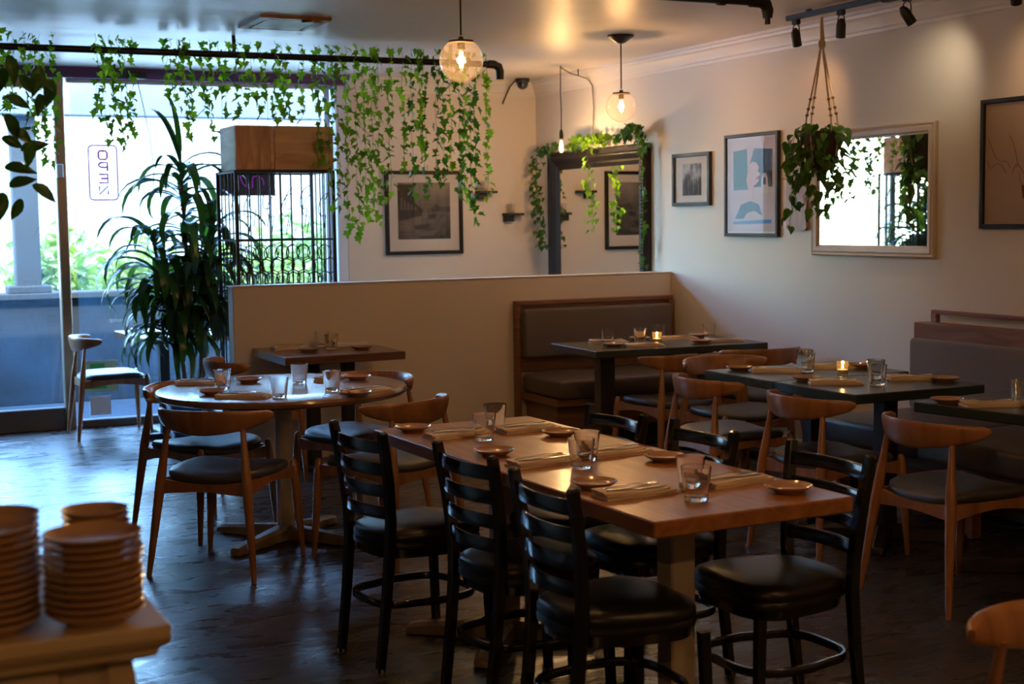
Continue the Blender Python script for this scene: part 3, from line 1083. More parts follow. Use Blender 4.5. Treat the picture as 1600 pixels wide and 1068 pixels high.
# ------------------------------------------------------------------ foreground cabinet with stacked plates
t = thing('service_cabinet', 'cream painted service cabinet with a moulded top and dark scrollwork', 'cabinet', (0, 0, 0))
cx0, cx1, cy0, cy1, ct = -.55, .415, 2.057, 2.62, .966
MB().box(((cx0 + cx1) / 2, (cy0 + cy1) / 2, ct - .011), (cx1 - cx0, cy1 - cy0, .022), .003).build('top', M_CABINET, t)
b = MB()
pr = [(0, 0), (-.004, -.008), (-.016, -.016), (-.018, -.026), (-.030, -.032)]
rings = []
for a, z in pr:
    rings.append([Vector((cx0 - a, cy0 - a, ct - .022 + z)), Vector((cx1 + a, cy0 - a, ct - .022 + z)), Vector((cx1 + a, cy1 + a, ct - .022 + z)), Vector((cx0 - a, cy1 + a, ct - .022 + z))])
b.loft(rings)
b.build('cornice', M_CABINET, t)
MB().box(((cx0 + cx1) / 2, (cy0 + cy1) / 2 + .012, .46), (cx1 - cx0 - .10, cy1 - cy0 - .10, .92), .003).build('body', M_CABINET, t)
# scalloped corner pilaster
sc_ = []
for i in range(25):
    z = .912 - i * .030
    sc_.append((.030 + .009 * abs(math.sin(i * .55)), z))
b = MB()
b.loft([[Vector((cx1 - .05 + a, cy0 + .05, z)), Vector((cx1 - .05 + a, cy0 + .075, z)), Vector((cx1 - .085, cy0 + .075, z)), Vector((cx1 - .085, cy0 + .05, z))] for a, z in [(w_ - .03, z) for w_, z in sc_]])
b.build('pilaster', M_CABINET, t)
MB().box((cx0 + .43, cy0 + .055, .888), (.76, .022, .045), .003).build('rail', M_CABINET, t)
for k, xx in enumerate((.33, .235, .12, 0, -.12)):
    b = MB()
    for s_ in (-1, 1):
        pts = []
        for i in range(26):
            a = i / 25 * 2.2 * PI
            rr = .052 * (1 - i / 32)
            pts.append((xx + s_ * .002 + s_ * rr * math.sin(a) * .75, cy0 + .045, .815 + rr * math.cos(a)))
        b.tube(pts, [.007 - .004 * i / 25 for i in range(26)], 6)
    b.build('scrollwork', M_ORN, t)

PL = make_plate(M_PLATE2, .072)
PL.name = 'stacked_plate'
PS = make_plate(M_PLATE2, .053)
PS.name = 'stacked_saucer'
ordn = ['topmost', 'second', 'third', 'fourth', 'fifth', 'sixth', 'seventh', 'eighth', 'ninth', 'tenth', 'eleventh', 'twelfth', 'thirteenth', 'fourteenth', 'fifteenth']
first = {}
for (x, y, n, sp, proto, where, z0) in [
    (.318, 2.132, 11, .0113, PL, 'front right stack of tan plates', ct),
    (.172, 2.142, 13, .0113, PL, 'front left stack of tan plates', ct),
    (.355, 2.335, 11, .0108, PS, 'rear right stack of tan saucers', ct),
    (.205, 2.40, 10, .0113, PL, 'rear left stack of tan plates', ct)]:
    for k in range(n):
        q = ordn[n - 1 - k]
        lab = ('topmost plate of the ' if q == 'topmost' else q + ' plate from the top of the ') + where
        loc = (x + random.uniform(-.0015, .0015), y + random.uniform(-.0015, .0015), z0 + k * sp)
        if proto not in first:
            first[proto] = 1
            proto.location = loc
            proto['label'], proto['group'] = lab, where
        else:
            dup(proto, loc, 0, lab, where)
o = make_plate(M_FRAMEBLK, .05)
o.name = 'dark_bowl'
o.location = (.10, 2.30, ct + .0)
o['label'] = 'dark glazed dish behind the plate stacks at the left edge'
o['category'] = 'dish'

# ------------------------------------------------------------------ pictures and mirrors
def frame_rect(b, w_, h_, fw, dp, prof=None):
    """mitred rectangular frame, local x right, z up, facing -y; prof = [(inset 0..1, depth)]"""
    prof = prof or [(0, 0), (0, 1), (.15, 1.05), (.85, 1.05), (1, .9), (1, 0)]
    rings = []
    for a, dd in prof:
        k = a * fw
        rings.append([Vector((x * (w_ / 2 - k), -dd * dp, z * (h_ / 2 - k))) for x, z in ((-1, -1), (1, -1), (1, 1), (-1, 1))])
    vr = [[b.bm.verts.new(p) for p in r] for r in rings]
    for i in range(len(vr)):
        a, c = vr[i], vr[(i + 1) % len(vr)]
        for j in range(4):
            b.bm.faces.new((a[j], a[(j + 1) % 4], c[(j + 1) % 4], c[j]))
    return b


def picture(label, loc, rz, w_, h_, fw, fm, pw, ph, pdz=0, art=None, glass=True):
    t = thing('framed_picture', label, 'picture', loc, rz)
    frame_rect(MB(), w_, h_, fw, .028).build('frame', fm, t)
    MB().box((0, -.008, 0), (w_ - 1.6 * fw, .006, h_ - 1.6 * fw)).build('mat_board', M_MATBOARD, t, ang=0)
    pr = art(t, pw, ph, pdz)
    if glass:
        MB().box((0, -.0215, 0), (w_ - 1.9 * fw, .002, h_ - 1.9 * fw)).build('glazing', M_PICGLASS, t, ang=0)
    return t


def flat(t, name, poly, y, col, rough=.7, mcache={}):
    key = (col, rough)
    if key not in mcache:
        mcache[key] = pbr('print_ink', col, rough, var=.03)
    b = MB()
    b.loft([[Vector((x, y, z)) for x, z in poly], [Vector((x, y - .0006, z)) for x, z in poly]])
    return b.build(name, mcache[key], t, ang=0)


def photo_mat(name, dark, light, scale, thr0, thr1, grad=0, stretch=(1, 1, 1)):
    m, n, out = newmat(name)
    p = N(n, 'ShaderNodeBsdfPrincipled')
    p.inputs['Roughness'].default_value = .6
    tc = N(n, 'ShaderNodeTexCoord')
    mp = N(n, 'ShaderNodeMapping')
    mp.inputs['Scale'].default_value = stretch
    n.links.new(tc.outputs['Object'], mp.inputs[0])
    nz = N(n, 'ShaderNodeTexNoise')
    nz.inputs['Scale'].default_value = scale
    nz.inputs['Detail'].default_value = 6
    n.links.new(mp.outputs[0], nz.inputs[0])
    sep = N(n, 'ShaderNodeSeparateXYZ')
    n.links.new(tc.outputs['Object'], sep.inputs[0])
    ma = N(n, 'ShaderNodeMath', operation='MULTIPLY_ADD')
    ma.inputs[1].default_value = grad
    n.links.new(sep.outputs['Z'], ma.inputs[0])
    n.links.new(nz.outputs['Fac'], ma.inputs[2])
    cr = N(n, 'ShaderNodeValToRGB')
    cr.color_ramp.elements[0].position = thr0
    cr.color_ramp.elements[0].color = (*dark, 1)
    cr.color_ramp.elements[1].position = thr1
    cr.color_ramp.elements[1].color = (*light, 1)
    n.links.new(ma.outputs[0], cr.inputs[0])
    n.links.new(cr.outputs[0], p.inputs['Base Color'])
    n.links.new(p.outputs[0], out.inputs[0])
    return m


def art_harbour(t, w_, h_, dz):
    MB().box((0, -.0118, dz), (w_, .001, h_)).build('print', photo_mat('harbour_print', (.03, .026, .022), (.22, .18, .145), 3, .35, .75, .9), t, ang=0)
    W, Hh = w_ / 2, h_ / 2
    y = -.0126
    flat(t, 'print_building', [(-W, -Hh * .3), (-W, Hh), (-W * .45, Hh), (-W * .35, Hh * .35), (-W * .05, Hh * .1), (-W * .1, -Hh * .1)], y, (.035, .029, .024))
    for k in range(5):
        flat(t, 'print_window', [(-W * .9 + k * W * .13, Hh * (.1 + .0 * k)), (-W * .9 + k * W * .13, Hh * .55 - k * .02), (-W * .83 + k * W * .13, Hh * .52 - k * .02), (-W * .83 + k * W * .13, Hh * .1)], y - .0007, (.10, .085, .07))
    flat(t, 'print_shore', [(W * .25, Hh * .12), (W * .45, Hh * .3), (W * .6, Hh * .2), (W, Hh * .22), (W, Hh * .02), (W * .25, Hh * .05)], y, (.055, .046, .038))
    for k, (bx, bz, s_) in enumerate(((-.1, -.45, .5), (.15, -.2, .36), (.3, -.08, .25), (.1, -.68, .55))):
        flat(t, 'print_boat', [((bx - s_ * .6) * W, bz * Hh), ((bx + s_ * .7) * W, (bz + .06) * Hh), ((bx + s_ * .45) * W, (bz - .13) * Hh), ((bx - s_ * .5) * W, (bz - .15) * Hh)], y - .0007 * (k + 1), (.11, .092, .075) if k % 2 else (.03, .025, .021))
        flat(t, 'print_mast', [((bx) * W, bz * Hh), ((bx + .02) * W, bz * Hh), ((bx + .02) * W, (bz + s_) * Hh), (bx * W, (bz + s_) * Hh)], y - .0035, (.03, .025, .02))


def art_crowd(t, w_, h_, dz):
    MB().box((0, -.0118, dz), (w_, .001, h_)).build('print', photo_mat('crowd_print', (.02, .02, .02), (.36, .34, .32), 22, .42, .62, .8, (1, 1, .7)), t, ang=0)
    rnd = random.Random(5)
    for k in range(11):
        x = -w_ / 2 + w_ * (k + .5) / 11
        h = rnd.uniform(.35, .6) * h_
        ww = w_ * .035
        z0 = dz - h_ / 2 + .002
        flat(t, 'print_figure', [(x - ww, z0), (x + ww, z0), (x + ww * .9, z0 + h * .8), (x + ww * .35, z0 + h * .85), (x + ww * .3, z0 + h), (x - ww * .3, z0 + h), (x - ww * .35, z0 + h * .85), (x - ww * .9, z0 + h * .8)], -.0126 - .0002 * k, (.022, .022, .023) if k % 3 else (.10, .095, .09))


def art_poster(t, w_, h_, dz):
    MB().box((0, -.0118, 0), (w_, .001, h_)).build('print', pbr('poster_ground', (.42, .30, .27), .6, var=.05), t, ang=0)
    W, Hh = w_ / 2, h_ / 2
    y = -.0126
    P_ = lambda l: [(a * W, c * Hh) for a, c in l]
    flat(t, 'print_field', P_([(-.78, -.1), (-.78, .74), (-.2, .78), (-.15, -.1)]), y, (.014, .075, .068))
    flat(t, 'print_hair', P_([(.0, -.05), (-.1, .4), (.1, .78), (.85, .74), (.85, -.05)]), y, (.010, .011, .012))
    flat(t, 'print_face', P_([(-.05, -.35), (-.22, .1), (-.12, .42), (.02, .50), (.22, .47), (.30, .36), (.26, .30), (.36, .22), (.28, .17), (.30, .08), (.2, .02), (.08, -.02), (.05, -.35)]), y - .0008, (.46, .29, .25))
    flat(t, 'print_lips', P_([(.20, .16), (.33, .20), (.27, .12), (.19, .10)]), y - .0016, (.36, .02, .02))
    flat(t, 'print_bottle', P_([(.40, -.12), (.42, .15), (.47, .24), (.60, .25), (.66, .15), (.70, -.12), (.66, -.18), (.44, -.18)]), y - .0008, (.44, .36, .30))
    flat(t, 'print_bottle_core', P_([(.48, .0), (.50, .14), (.58, .16), (.60, .0)]), y - .0016, (.03, .03, .03))
    flat(t, 'print_shoulder', P_([(-.72, -.72), (-.45, -.42), (-.05, -.34), (.3, -.42), (.45, -.66), (.1, -.55), (-.2, -.60), (-.35, -.72)]), y - .0004, (.014, .065, .09))
    flat(t, 'print_band', P_([(-.8, -.78), (.82, -.74), (.82, -.82), (-.8, -.84)]), y - .0004, (.03, .14, .32))


def art_sketch(t, w_, h_, dz):
    MB().box((0, -.0118, 0), (w_, .001, h_)).build('print', pbr('sketch_paper', (.40, .28, .20), .7, var=.06, scale=4), t, ang=0)
    b = MB()
    rnd = random.Random(9)
    for k in range(9):
        a = rnd.uniform(0, 6)
        pts = [(-.02 + .16 * s_ * math.cos(a + s_) + .03 * k - .12, -.0128, -.05 + .22 * s_ * math.sin(a) + .03 * math.sin(6 * s_ + k)) for s_ in [i / 10 for i in range(11)]]
        b.tube(pts, .0012, 4)
    b.build('ink_drawing', M_ORN, t)
    flat(t, 'print_blot', [(-.03, -.12), (.04, -.08), (.07, -.14), (.03, -.2), (-.02, -.18)], -.0128, (.10, .05, .025))


WR = R(-90)
picture('harbour photograph in a black frame behind the ivy on the back wall', (4.445, YB - .001, 1.608), 0, .69, .695, .030, M_FRAMEBLK, .47, .47, .015, art_harbour)
picture('small black and white crowd photograph in a charcoal frame', (XR - .001, 8.60, 1.807), WR, .485, .372, .026, M_FRAMEGREY, .245, .225, .0, art_crowd)
picture('tall colourful poster of a face in profile in a charcoal frame', (XR - .001, 7.868, 1.748), WR, .605, .68, .022, M_FRAMEGREY, .54, .615, 0, art_poster)
picture('sepia ink drawing in a black frame at the right picture edge', (XR - .001, 5.46, 1.798), WR, .625, .672, .024, M_FRAMEBLK, .57, .62, 0, art_sketch)

t = thing('wall_mirror', 'mirror in a moulded cream frame on the right wall', 'mirror', (XR - .001, 6.664, 1.675), WR)
frame_rect(MB(), 1.095, .755, .066, .035, [(0, 0), (0, .6), (.12, .9), (.3, .75), (.42, .95), (.75, .8), (.85, .45), (1, .4), (1, 0)]).build('frame', M_FRAMECREAM, t, ang=20)
MB().box((0, -.009, 0), (.98, .006, .64)).build('mirror_glass', M_MIRROR, t, ang=0)

t = thing('leaning_mirror', 'tall mirror in a heavy carved bronze frame, ivy over its top', 'mirror', (XR - .004, 9.97, 1.05), WR)
frame_rect(MB(), 1.60, 2.09, .150, .065, [(0, 0), (0, .7), (.1, 1), (.3, .85), (.45, .9), (.7, .45), (.8, .55), (1, .3), (1, 0)]).build('frame', M_FRAMEORN, t, ang=20)
b = MB()
for k in range(58):
    a = -.72 + 1.44 * k / 57
    b.lathe([(.001, -.010), (.008, -.005), (.0095, 0), (.008, .005), (.001, .010)], 6, (a, -.055, 1.045 - .052))
for s_ in (-1, 1):
    for k in range(76):
        b.lathe([(.001, -.010), (.008, -.005), (.0095, 0), (.008, .005), (.001, .010)], 6, (s_ * .748, -.055, -.95 + 1.9 * k / 75))
b.build('beading', M_FRAMEORN, t, ang=60)
MB().box((0, -.013, 0), (1.32, .006, 1.81)).build('mirror_glass', M_MIRROR, t, ang=0)

# cutting board hung beside the mirror
b = MB()
pl = [(-.105, -.235), (-.085, -.25), (.085, -.25), (.105, -.235), (.105, .05), (.095, .12), (.06, .17), (.052, .215), (.03, .235), (-.03, .235), (-.052, .215), (-.06, .17), (-.095, .12), (-.105, .05)]
b.loft([[Vector((x, 0, z)) for x, z in pl], [Vector((x, -.02, z)) for x, z in pl]])
o = b.build('cutting_board', wood('board_wood', (.20, .085, .045), (.33, .155, .085), .5, 3, (8, 1, 1)), ang=20)
o.location = (XR - .002, 7.375, 1.70)
o.rotation_euler = (0, 0, WR)
tag(o, 'wooden cutting board hung behind the hanging plant', 'cutting board')

# little shelves with votive holders
for i, (x, z, lab) in enumerate(((5.25, 1.585, 'small dark wall shelf with a glass, nearer the corner'), (5.00, 1.775, 'small dark wall shelf half behind the ivy ends'))):
    t = thing('wall_shelf', lab, 'shelf', (x, YB, z))
    MB().box((0, -.05, 0), (.17, .10, .022), .003).build('board', M_BENCHDARK, t)
    MB().box((-.035, -.03, -.035), (.085, .05, .05), .004).build('bracket', M_BENCHDARK, t)
    c = put('tumbler', x - .02, YB - .05, z + .011, 0, 'small glass standing on the ' + lab, 'glasses on the wall shelves')
    c.scale = (.75, .75, .8)

# ------------------------------------------------------------------ window dressing
t = thing('open_sign', 'purple outlined OPEN sign in the window, seen from behind', 'sign', (1.852, YB + .03, 1.938))
# outline
pts = []
for cx_, cz_, a0 in ((.075, .175, 0), (-.075, .175, 90), (-.075, -.175, 180), (.075, -.175, 270)):
    for k in range(5):
        a = R(a0 + k * 22.5)
        pts.append((cx_ + .03 * math.cos(a), 0, cz_ + .03 * math.sin(a)))
MB().tube(pts, .0055, 6, closed=True).build('border_tube', M_NEON, t)
def strokes(name, lines):
    b = MB()
    for l in lines:
        b.tube([(x, 0, z) for x, z in l], .0075, 6)
    b.build(name, M_NEON, t)
hw, hh = .032, .032
def zc(i): return .132 - i * .088
z = zc(0)
strokes('letter_o', [[(-hw, z - .02), (-hw, z + .02), (-.02, z + hh), (.02, z + hh), (hw, z + .02), (hw, z - .02), (.02, z - hh), (-.02, z - hh), (-hw, z - .02)]])
z = zc(1)
strokes('letter_p', [[(hw, z - hh), (hw, z + hh), (-.015, z + hh), (-hw, z + .02), (-hw, z + .008), (-.015, z - .004), (hw, z - .004)]])
z = zc(2)
strokes('letter_e', [[(-hw, z + hh), (hw, z + hh), (hw, z - hh), (-hw, z - hh)], [(hw, z), (-.018, z)]])
z = zc(3)
strokes('letter_n', [[(hw, z - hh), (hw, z + hh), (-hw, z - hh), (-hw, z + hh)]])
MB().box((0, .012, 0), (.205, .004, .405), .001).build('backing', thin_glass('acrylic', (.97, .97, 1), haze=.02, hazecol=(.9, .85, 1)), t)

t = thing('door_sticker', 'green and white notice stuck low on the window glass behind the chair by the door', 'notice', (1.79, YB + .088, .385))
MB().box((0, 0, 0), (.24, .002, .24)).build('sheet', M_STICKER_L, t, ang=0)
MB().box((-.03, -.002, .055), (.11, .002, .09)).build('green_block', M_STICKER_G, t, ang=0)
MB().box((-.03, -.002, -.06), (.13, .002, .07)).build('green_block', M_STICKER_G, t, ang=0)
o = MB().box((0, 0, 0), (.155, .002, .145)).build('paper_notice', M_PAPER, ang=0)
o.location = (1.775, YB + .088, .16)
tag(o, 'plain pale paper stuck to the glass below the green notice', 'notice')

t = thing('window_sign', 'dark hanging sign panel in the window behind the rack', 'sign', (2.92, 10.98, 1.86))
MB().box((0, 0, 0), (.44, .03, .21), .004).build('panel', M_SIGNPANEL, t)
b = MB()
for s_ in (-1, 1):
    b.tube([(s_ * .18, 0, .10), (s_ * .18, 0, .86)], .002, 5)
b.build('wire', M_CORD, t)
b = MB()
b.tube([(-.10 + .02 * i + .02 * math.sin(i * 1.4), -.022, .05 * math.sin(i * .9)) for i in range(12)], .004, 6)
b.build('neon_tube', M_NEON, t)

# ------------------------------------------------------------------ iron rack with crate
t = thing('iron_rack', 'tall wrought iron rack with scrollwork behind the half wall', 'rack', (0, 0, 0))
rx0, rx1, ry0, ry1, rz = 2.345, 3.0, 9.10, 9.58, 1.885
for x, y in ((rx0, ry0), (rx1, ry0), (rx0, ry1), (rx1, ry1)):
    MB().box((x, y, rz / 2), (.022, .022, rz), .002).build('post', M_IRON, t)
for z in (.15, .8, 1.43, 1.875):
    b = MB()
    for y in (ry0, ry1):
        b.box(((rx0 + rx1) / 2, y, z), (rx1 - rx0, .012, .012))
    for x in (rx0, rx1):
        b.box((x, (ry0 + ry1) / 2, z), (.012, ry1 - ry0, .012))
    b.build('rail', M_IRON, t)
b = MB()
for k in range(9):
    b.box(((rx0 + rx1) / 2, ry0 + (ry1 - ry0) * (k + .5) / 9, 1.884), (rx1 - rx0, .02, .006))
b.build('top_shelf', M_IRON, t)
for side, y in enumerate((ry0, ry1)):
    for k in range(1, 9):
        x = rx0 + (rx1 - rx0) * k / 9
        MB().box((x, y, 1.0), (.0075, .0075, 1.74)).build('bar', M_IRON, t)
for k in range(1, 5):
    y = ry0 + (ry1 - ry0) * k / 5
    for x in (rx0, rx1):
        MB().box((x, y, 1.0), (.0075, .0075, 1.74)).build('bar', M_IRON, t)
for side, y in enumerate((ry0 - .006, ry1 - .006)):
    for row in range(4):
        for k in range(9 - row % 2):
            cx_ = rx0 + (rx1 - rx0) * (k + .5 + .5 * (row % 2)) / 9
            cz_ = 1.08 + row * .088
            n = 14
            b = MB()
            b.tube([(cx_ + .046 * math.cos(2 * PI * i / n), y, cz_ + .050 * math.sin(2 * PI * i / n)) for i in range(n)], .0034, 5, closed=True)
            b.build('scroll', M_IRON, t)
    for k in range(5):
        cx_ = rx0 + (rx1 - rx0) * (k + .6 + .3 * side) / 5.2
        cz_ = 1.60 + .05 * (k % 2)
        b = MB()
        b.tube([(cx_ + .045 * math.cos(i * .55) * (1 - i / 18), y, cz_ + .13 - .016 * i + .03 * math.sin(i * .7)) for i in range(16)], .0034, 5)
        b.build('scroll', M_IRON, t)

t = thing('wooden_crate', 'rough pine crate on top of the iron rack', 'crate', (2.685, 9.32, 1.889))
cw, cd, chh = .66, .40, .285
MB().box((0, 0, .008), (cw - .04, cd - .04, .014)).build('bottom_board', M_CRATE, t)
MB().box((-cw / 2 + .115, -cd / 2 + .009, chh / 2), (.228, .018, chh), .002).build('front_board', wood('crate_end', (.48, .23, .13), (.72, .42, .26), .65, 2.6, (8, 8, 1.2)), t)
MB().box((-cw / 2 + .245, -cd / 2 + .013, chh / 2), (.026, .016, chh - .004), .001).build('batten', M_CRATE, t)
MB().box((cw / 2 - .20, -cd / 2 + .009, chh / 2), (.398, .018, chh), .002).build('front_board', M_CRATE, t)
MB().box((0, cd / 2 - .009, chh / 2), (cw, .018, chh), .002).build('back_board', M_CRATE, t)
MB().box((-cw / 2 + .009, 0, chh / 2), (.018, cd - .04, chh), .002).build('end_board', M_CRATE_LIT, t)
MB().box((cw / 2 - .009, 0, chh / 2), (.018, cd - .04, chh), .002).build('end_board', M_CRATE, t)

# ------------------------------------------------------------------ pipes
def pipe(name, label, pts, loc, r=.021, hang=()):
    t = thing(name, label, 'pipe', loc)
    MB().tube(pts, r, 14).build('tube', M_PIPE, t)
    return t


t = pipe('ceiling_pipe', 'long black iron pipe under the ceiling, draped with ivy', [(-2.6, 8.95, 2.60), (4.10, 8.95, 2.60)], (0, 0, 0))
MB().tube([(4.07, 8.95, 2.60), (4.12, 8.95, 2.60), (4.155, 8.95, 2.585), (4.165, 8.95, 2.555), (4.165, 8.95, 2.50)], [.028, .029, .030, .029, .026], 14).build('elbow', M_PIPE, t)
for x in (-.9, .72, 2.32, 3.8):
    MB().tube([(x, 8.95, 2.615), (x, 8.95, CEIL)], .012, 8).build('hanger', M_PIPE, t)
t = pipe('ceiling_pipe', 'short black iron pipe under the ceiling at the top right', [(2.3, 5.92, 2.60), (4.16, 5.92, 2.60)], (0, 0, 0), .024)
MB().tube([(4.12, 5.92, 2.60), (4.18, 5.92, 2.60), (4.21, 5.92, 2.585), (4.222, 5.92, 2.555), (4.222, 5.92, 2.52)], [.031, .032, .032, .030, .024], 14).build('elbow', M_PIPE, t)
MB().tube([(4.222, 5.92, 2.53), (4.222, 5.92, 2.49)], .014, 10).build('drain', M_PIPE, t)
for x in (2.4, 3.2):
    MB().tube([(x, 5.92, 2.615), (x, 5.92, CEIL)], .012, 8).build('hanger', M_PIPE, t)
MB().lathe([(.031, -.02), (.033, 0), (.031, .02)], 14, (3.95, 5.92, 2.60), M=Matrix.Rotation(R(90), 4, 'Y')).build('coupling', M_PIPE, t)


# ------------------------------------------------------------------ leaves
def poly_leaf(name, outline, m, fold=.12, curl=.1, size=1.0, rid=None):
    bm = bmesh.new()
    n = len(outline)
    vs = [bm.verts.new((x * size, y * size, (abs(x) * fold * 2 - curl * y * y) * size)) for x, y in outline]
    c1 = bm.verts.new((0, .35 * size, -curl * .12 * size))
    c0 = bm.verts.new((0, .02 * size, 0))
    for i in range(n):
        a, b_ = vs[i], vs[(i + 1) % n]
        ym = (outline[i][1] + outline[(i + 1) % n][1]) / 2
        bm.faces.new((a, b_, c1))
    bmesh.ops.delete(bm, geom=[c0], context='VERTS')
    bmesh.ops.recalc_face_normals(bm, faces=bm.faces)
    me = bpy.data.meshes.new(name)
    bm.to_mesh(me)
    bm.free()
    me.materials.append(m)
    me.shade_smooth()
    return me


ivy_out = [(0, 0), (.22, -.10), (.48, .02), (.36, .22), (.58, .42), (.26, .52), (0, 1.0), (-.26, .52), (-.58, .42), (-.36, .22), (-.48, .02), (-.22, -.10)]
heart_out = [(0, 0), (.2, -.1), (.40, .06), (.46, .28), (.34, .56), (.14, .84), (0, 1.0), (-.14, .84), (-.34, .56), (-.46, .28), (-.40, .06), (-.2, -.1)]
oval_out = [(0, 0), (.13, .08), (.23, .3), (.25, .5), (.17, .76), (.06, .94), (0, 1.05), (-.06, .94), (-.17, .76), (-.25, .5), (-.23, .3), (-.13, .08)]
L_IVY = [poly_leaf('ivy_leaf', ivy_out, M_IVY, .12, .15), poly_leaf('ivy_leaf', ivy_out, M_IVY, .2, .35)]
L_IVY_SHADE = [poly_leaf('ivy_leaf', ivy_out, M_IVY_SHADE, .12, .15), poly_leaf('ivy_leaf', ivy_out, M_IVY_SHADE, .2, .35)]
L_POT = [poly_leaf('pothos_leaf', heart_out, M_POTHOS, .18, .3), poly_leaf('pothos_leaf', heart_out, M_POTHOS, .1, .5)]
L_FIC = [poly_leaf('ficus_leaf', oval_out, M_FICUS, .2, .3), poly_leaf('ficus_leaf', oval_out, M_FICUS, .12, .5)]


def leaf_M(p, rnd, size, face=-PI / 2, spread=1.3, droop=(.9, .5)):
    """a leaf hanging from p, its face turned roughly to azimuth `face`"""
    az = face + rnd.uniform(-spread, spread)
    out = Vector((math.cos(az), math.sin(az), 0))
    dn = rnd.gauss(*droop)
    tip = (out * math.cos(dn) + Vector((0, 0, -1)) * math.sin(dn)).normalized()
    side = tip.cross(Vector((0, 0, 1)))
    side = side.normalized() if side.length > 1e-3 else Vector((1, 0, 0))
    up = side.cross(tip)
    q = rnd.uniform(-.6, .6)
    side2 = side * math.cos(q) + up * math.sin(q)
    up2 = side2.cross(tip)
    M = Matrix.Identity(4)
    for i in range(3):
        M[i][0], M[i][1], M[i][2], M[i][3] = side2[i] * size, tip[i] * size, up2[i] * size, p[i]
    return M


def vine(name, label, cat, group, loc, pts, meshes, rnd, step, size, stem_r=.0014, off=.018, face=-PI / 2, spread=1.5, stem_m=None, n_each=1, root=None, droop=(.9, .5)):
    t = root or thing(name, label, cat, loc, 0, group)
    MB().tube(pts, stem_r, 4).build('stem', stem_m or M_STEM, t)
    P_ = [Vector(p) for p in pts]
    seg = [(P_[i + 1] - P_[i]).length for i in range(len(P_) - 1)]
    tot = sum(seg)
    s_ = rnd.uniform(.2, .9) * step
    while s_ < tot:
        q = s_
        for i, l in enumerate(seg):
            if q <= l:
                break
            q -= l
        p = P_[i].lerp(P_[i + 1], q / max(l, 1e-6))
        for _ in range(n_each):
            po = p + Vector((rnd.uniform(-off, off), rnd.uniform(-off, off), rnd.uniform(-off, off) * .7))
            inst('leaf', rnd.choice(meshes), t, leaf_M(po, rnd, size * rnd.uniform(.7, 1.2), face, spread, droop))
        s_ += step * rnd.uniform(.6, 1.4)
    return t


ordinals = ['first', 'second', 'third', 'fourth', 'fifth', 'sixth', 'seventh', 'eighth', 'ninth', 'tenth', 'eleventh', 'twelfth', 'thirteenth', 'fourteenth', 'fifteenth', 'sixteenth', 'seventeenth', 'eighteenth', 'nineteenth', 'twentieth']
strands = [(0.93, 8.91, 0.42), (0.99, 8.96, 0.39), (1.05, 8.93, 0.5), (1.11, 8.96, 0.53), (1.16, 8.97, 0.66), (1.21, 8.89, 0.67), (1.46, 8.88, 0.44), (1.52, 9.0, 0.45), (1.55, 8.92, 0.57), (1.6, 8.91, 0.58), (1.66, 9.02, 0.53), (1.69, 8.95, 0.49), (1.9, 9.0, 0.14), (1.92, 8.95, 0.33), (1.97, 8.97, 0.34), (1.99, 8.9, 0.45), (2.05, 8.97, 0.52), (2.13, 9.0, 0.37), (2.17, 8.95, 0.52), (2.23, 8.98, 0.22), (2.27, 8.97, 0.38), (2.32, 8.89, 0.43), (2.4, 8.99, 0.31), (2.44, 8.96, 0.29), (2.48, 8.92, 0.4), (2.56, 8.88, 0.43), (2.64, 9.0, 0.39), (2.67, 8.95, 0.42), (2.76, 8.98, 0.41), (2.86, 9.0, 0.33), (2.89, 8.98, 0.69), (2.95, 9.01, 0.99), (2.98, 8.94, 1.01), (3.07, 8.99, 1.12), (3.11, 8.94, 1.16), (3.2, 9.01, 1.05), (3.25, 9.0, 0.99), (3.25, 8.89, 1.06), (3.33, 8.9, 0.93), (3.43, 8.91, 0.72), (3.54, 9.02, 0.89), (3.56, 8.94, 0.65), (3.62, 8.97, 0.91), (3.67, 8.92, 0.82), (3.75, 8.95, 0.79), (3.78, 8.93, 0.69), (3.84, 8.93, 0.92), (3.91, 8.96, 0.94), (3.95, 8.96, 0.96), (4.0, 9.01, 1.1), (4.08, 8.98, 0.92)]
sections = [(0, 6, 'left of the glass door stile'), (6, 12, 'in the clump above the OPEN sign'), (12, 20, 'above the dracaena'), (20, 30, 'above the pine crate'), (30, 39, 'between the crate and the framed photograph'), (39, 46, 'in front of the framed photograph'), (46, 51, 'right of the framed photograph')]
rnd = random.Random(21)
for a, b_, where in sections:
    for k in range(a, b_):
        x, y, L_ = strands[k]
        n = max(5, int(L_ / .06))
        pts = [(0, 0, .09), (rnd.uniform(-.02, .02), 0, .05)]
        wx = rnd.uniform(.004, .012)
        yo = 0.026 * (-1 if y < 8.95 else 1)
        for i in range(n + 1):
            pts.append((wx * math.sin(i * 1.1 + k) + rnd.uniform(-.004, .004), (8.95 - y) * 0 + wx * math.cos(i * .9 + k), .03 - (L_ + .03) * i / n))
        lab = 'ivy strand %s, %s from the left' % (where, ordinals[k - a])
        ms = L_IVY_SHADE if k >= 39 and rnd.random() < .75 else L_IVY
        vine('ivy_strand', lab, 'ivy', 'ivy strands hanging from the pipe', (x, 8.95 + yo + (y - 8.95) * .6, 2.60), pts, ms, rnd, .031, .054, face=-PI / 2, spread=1.7)

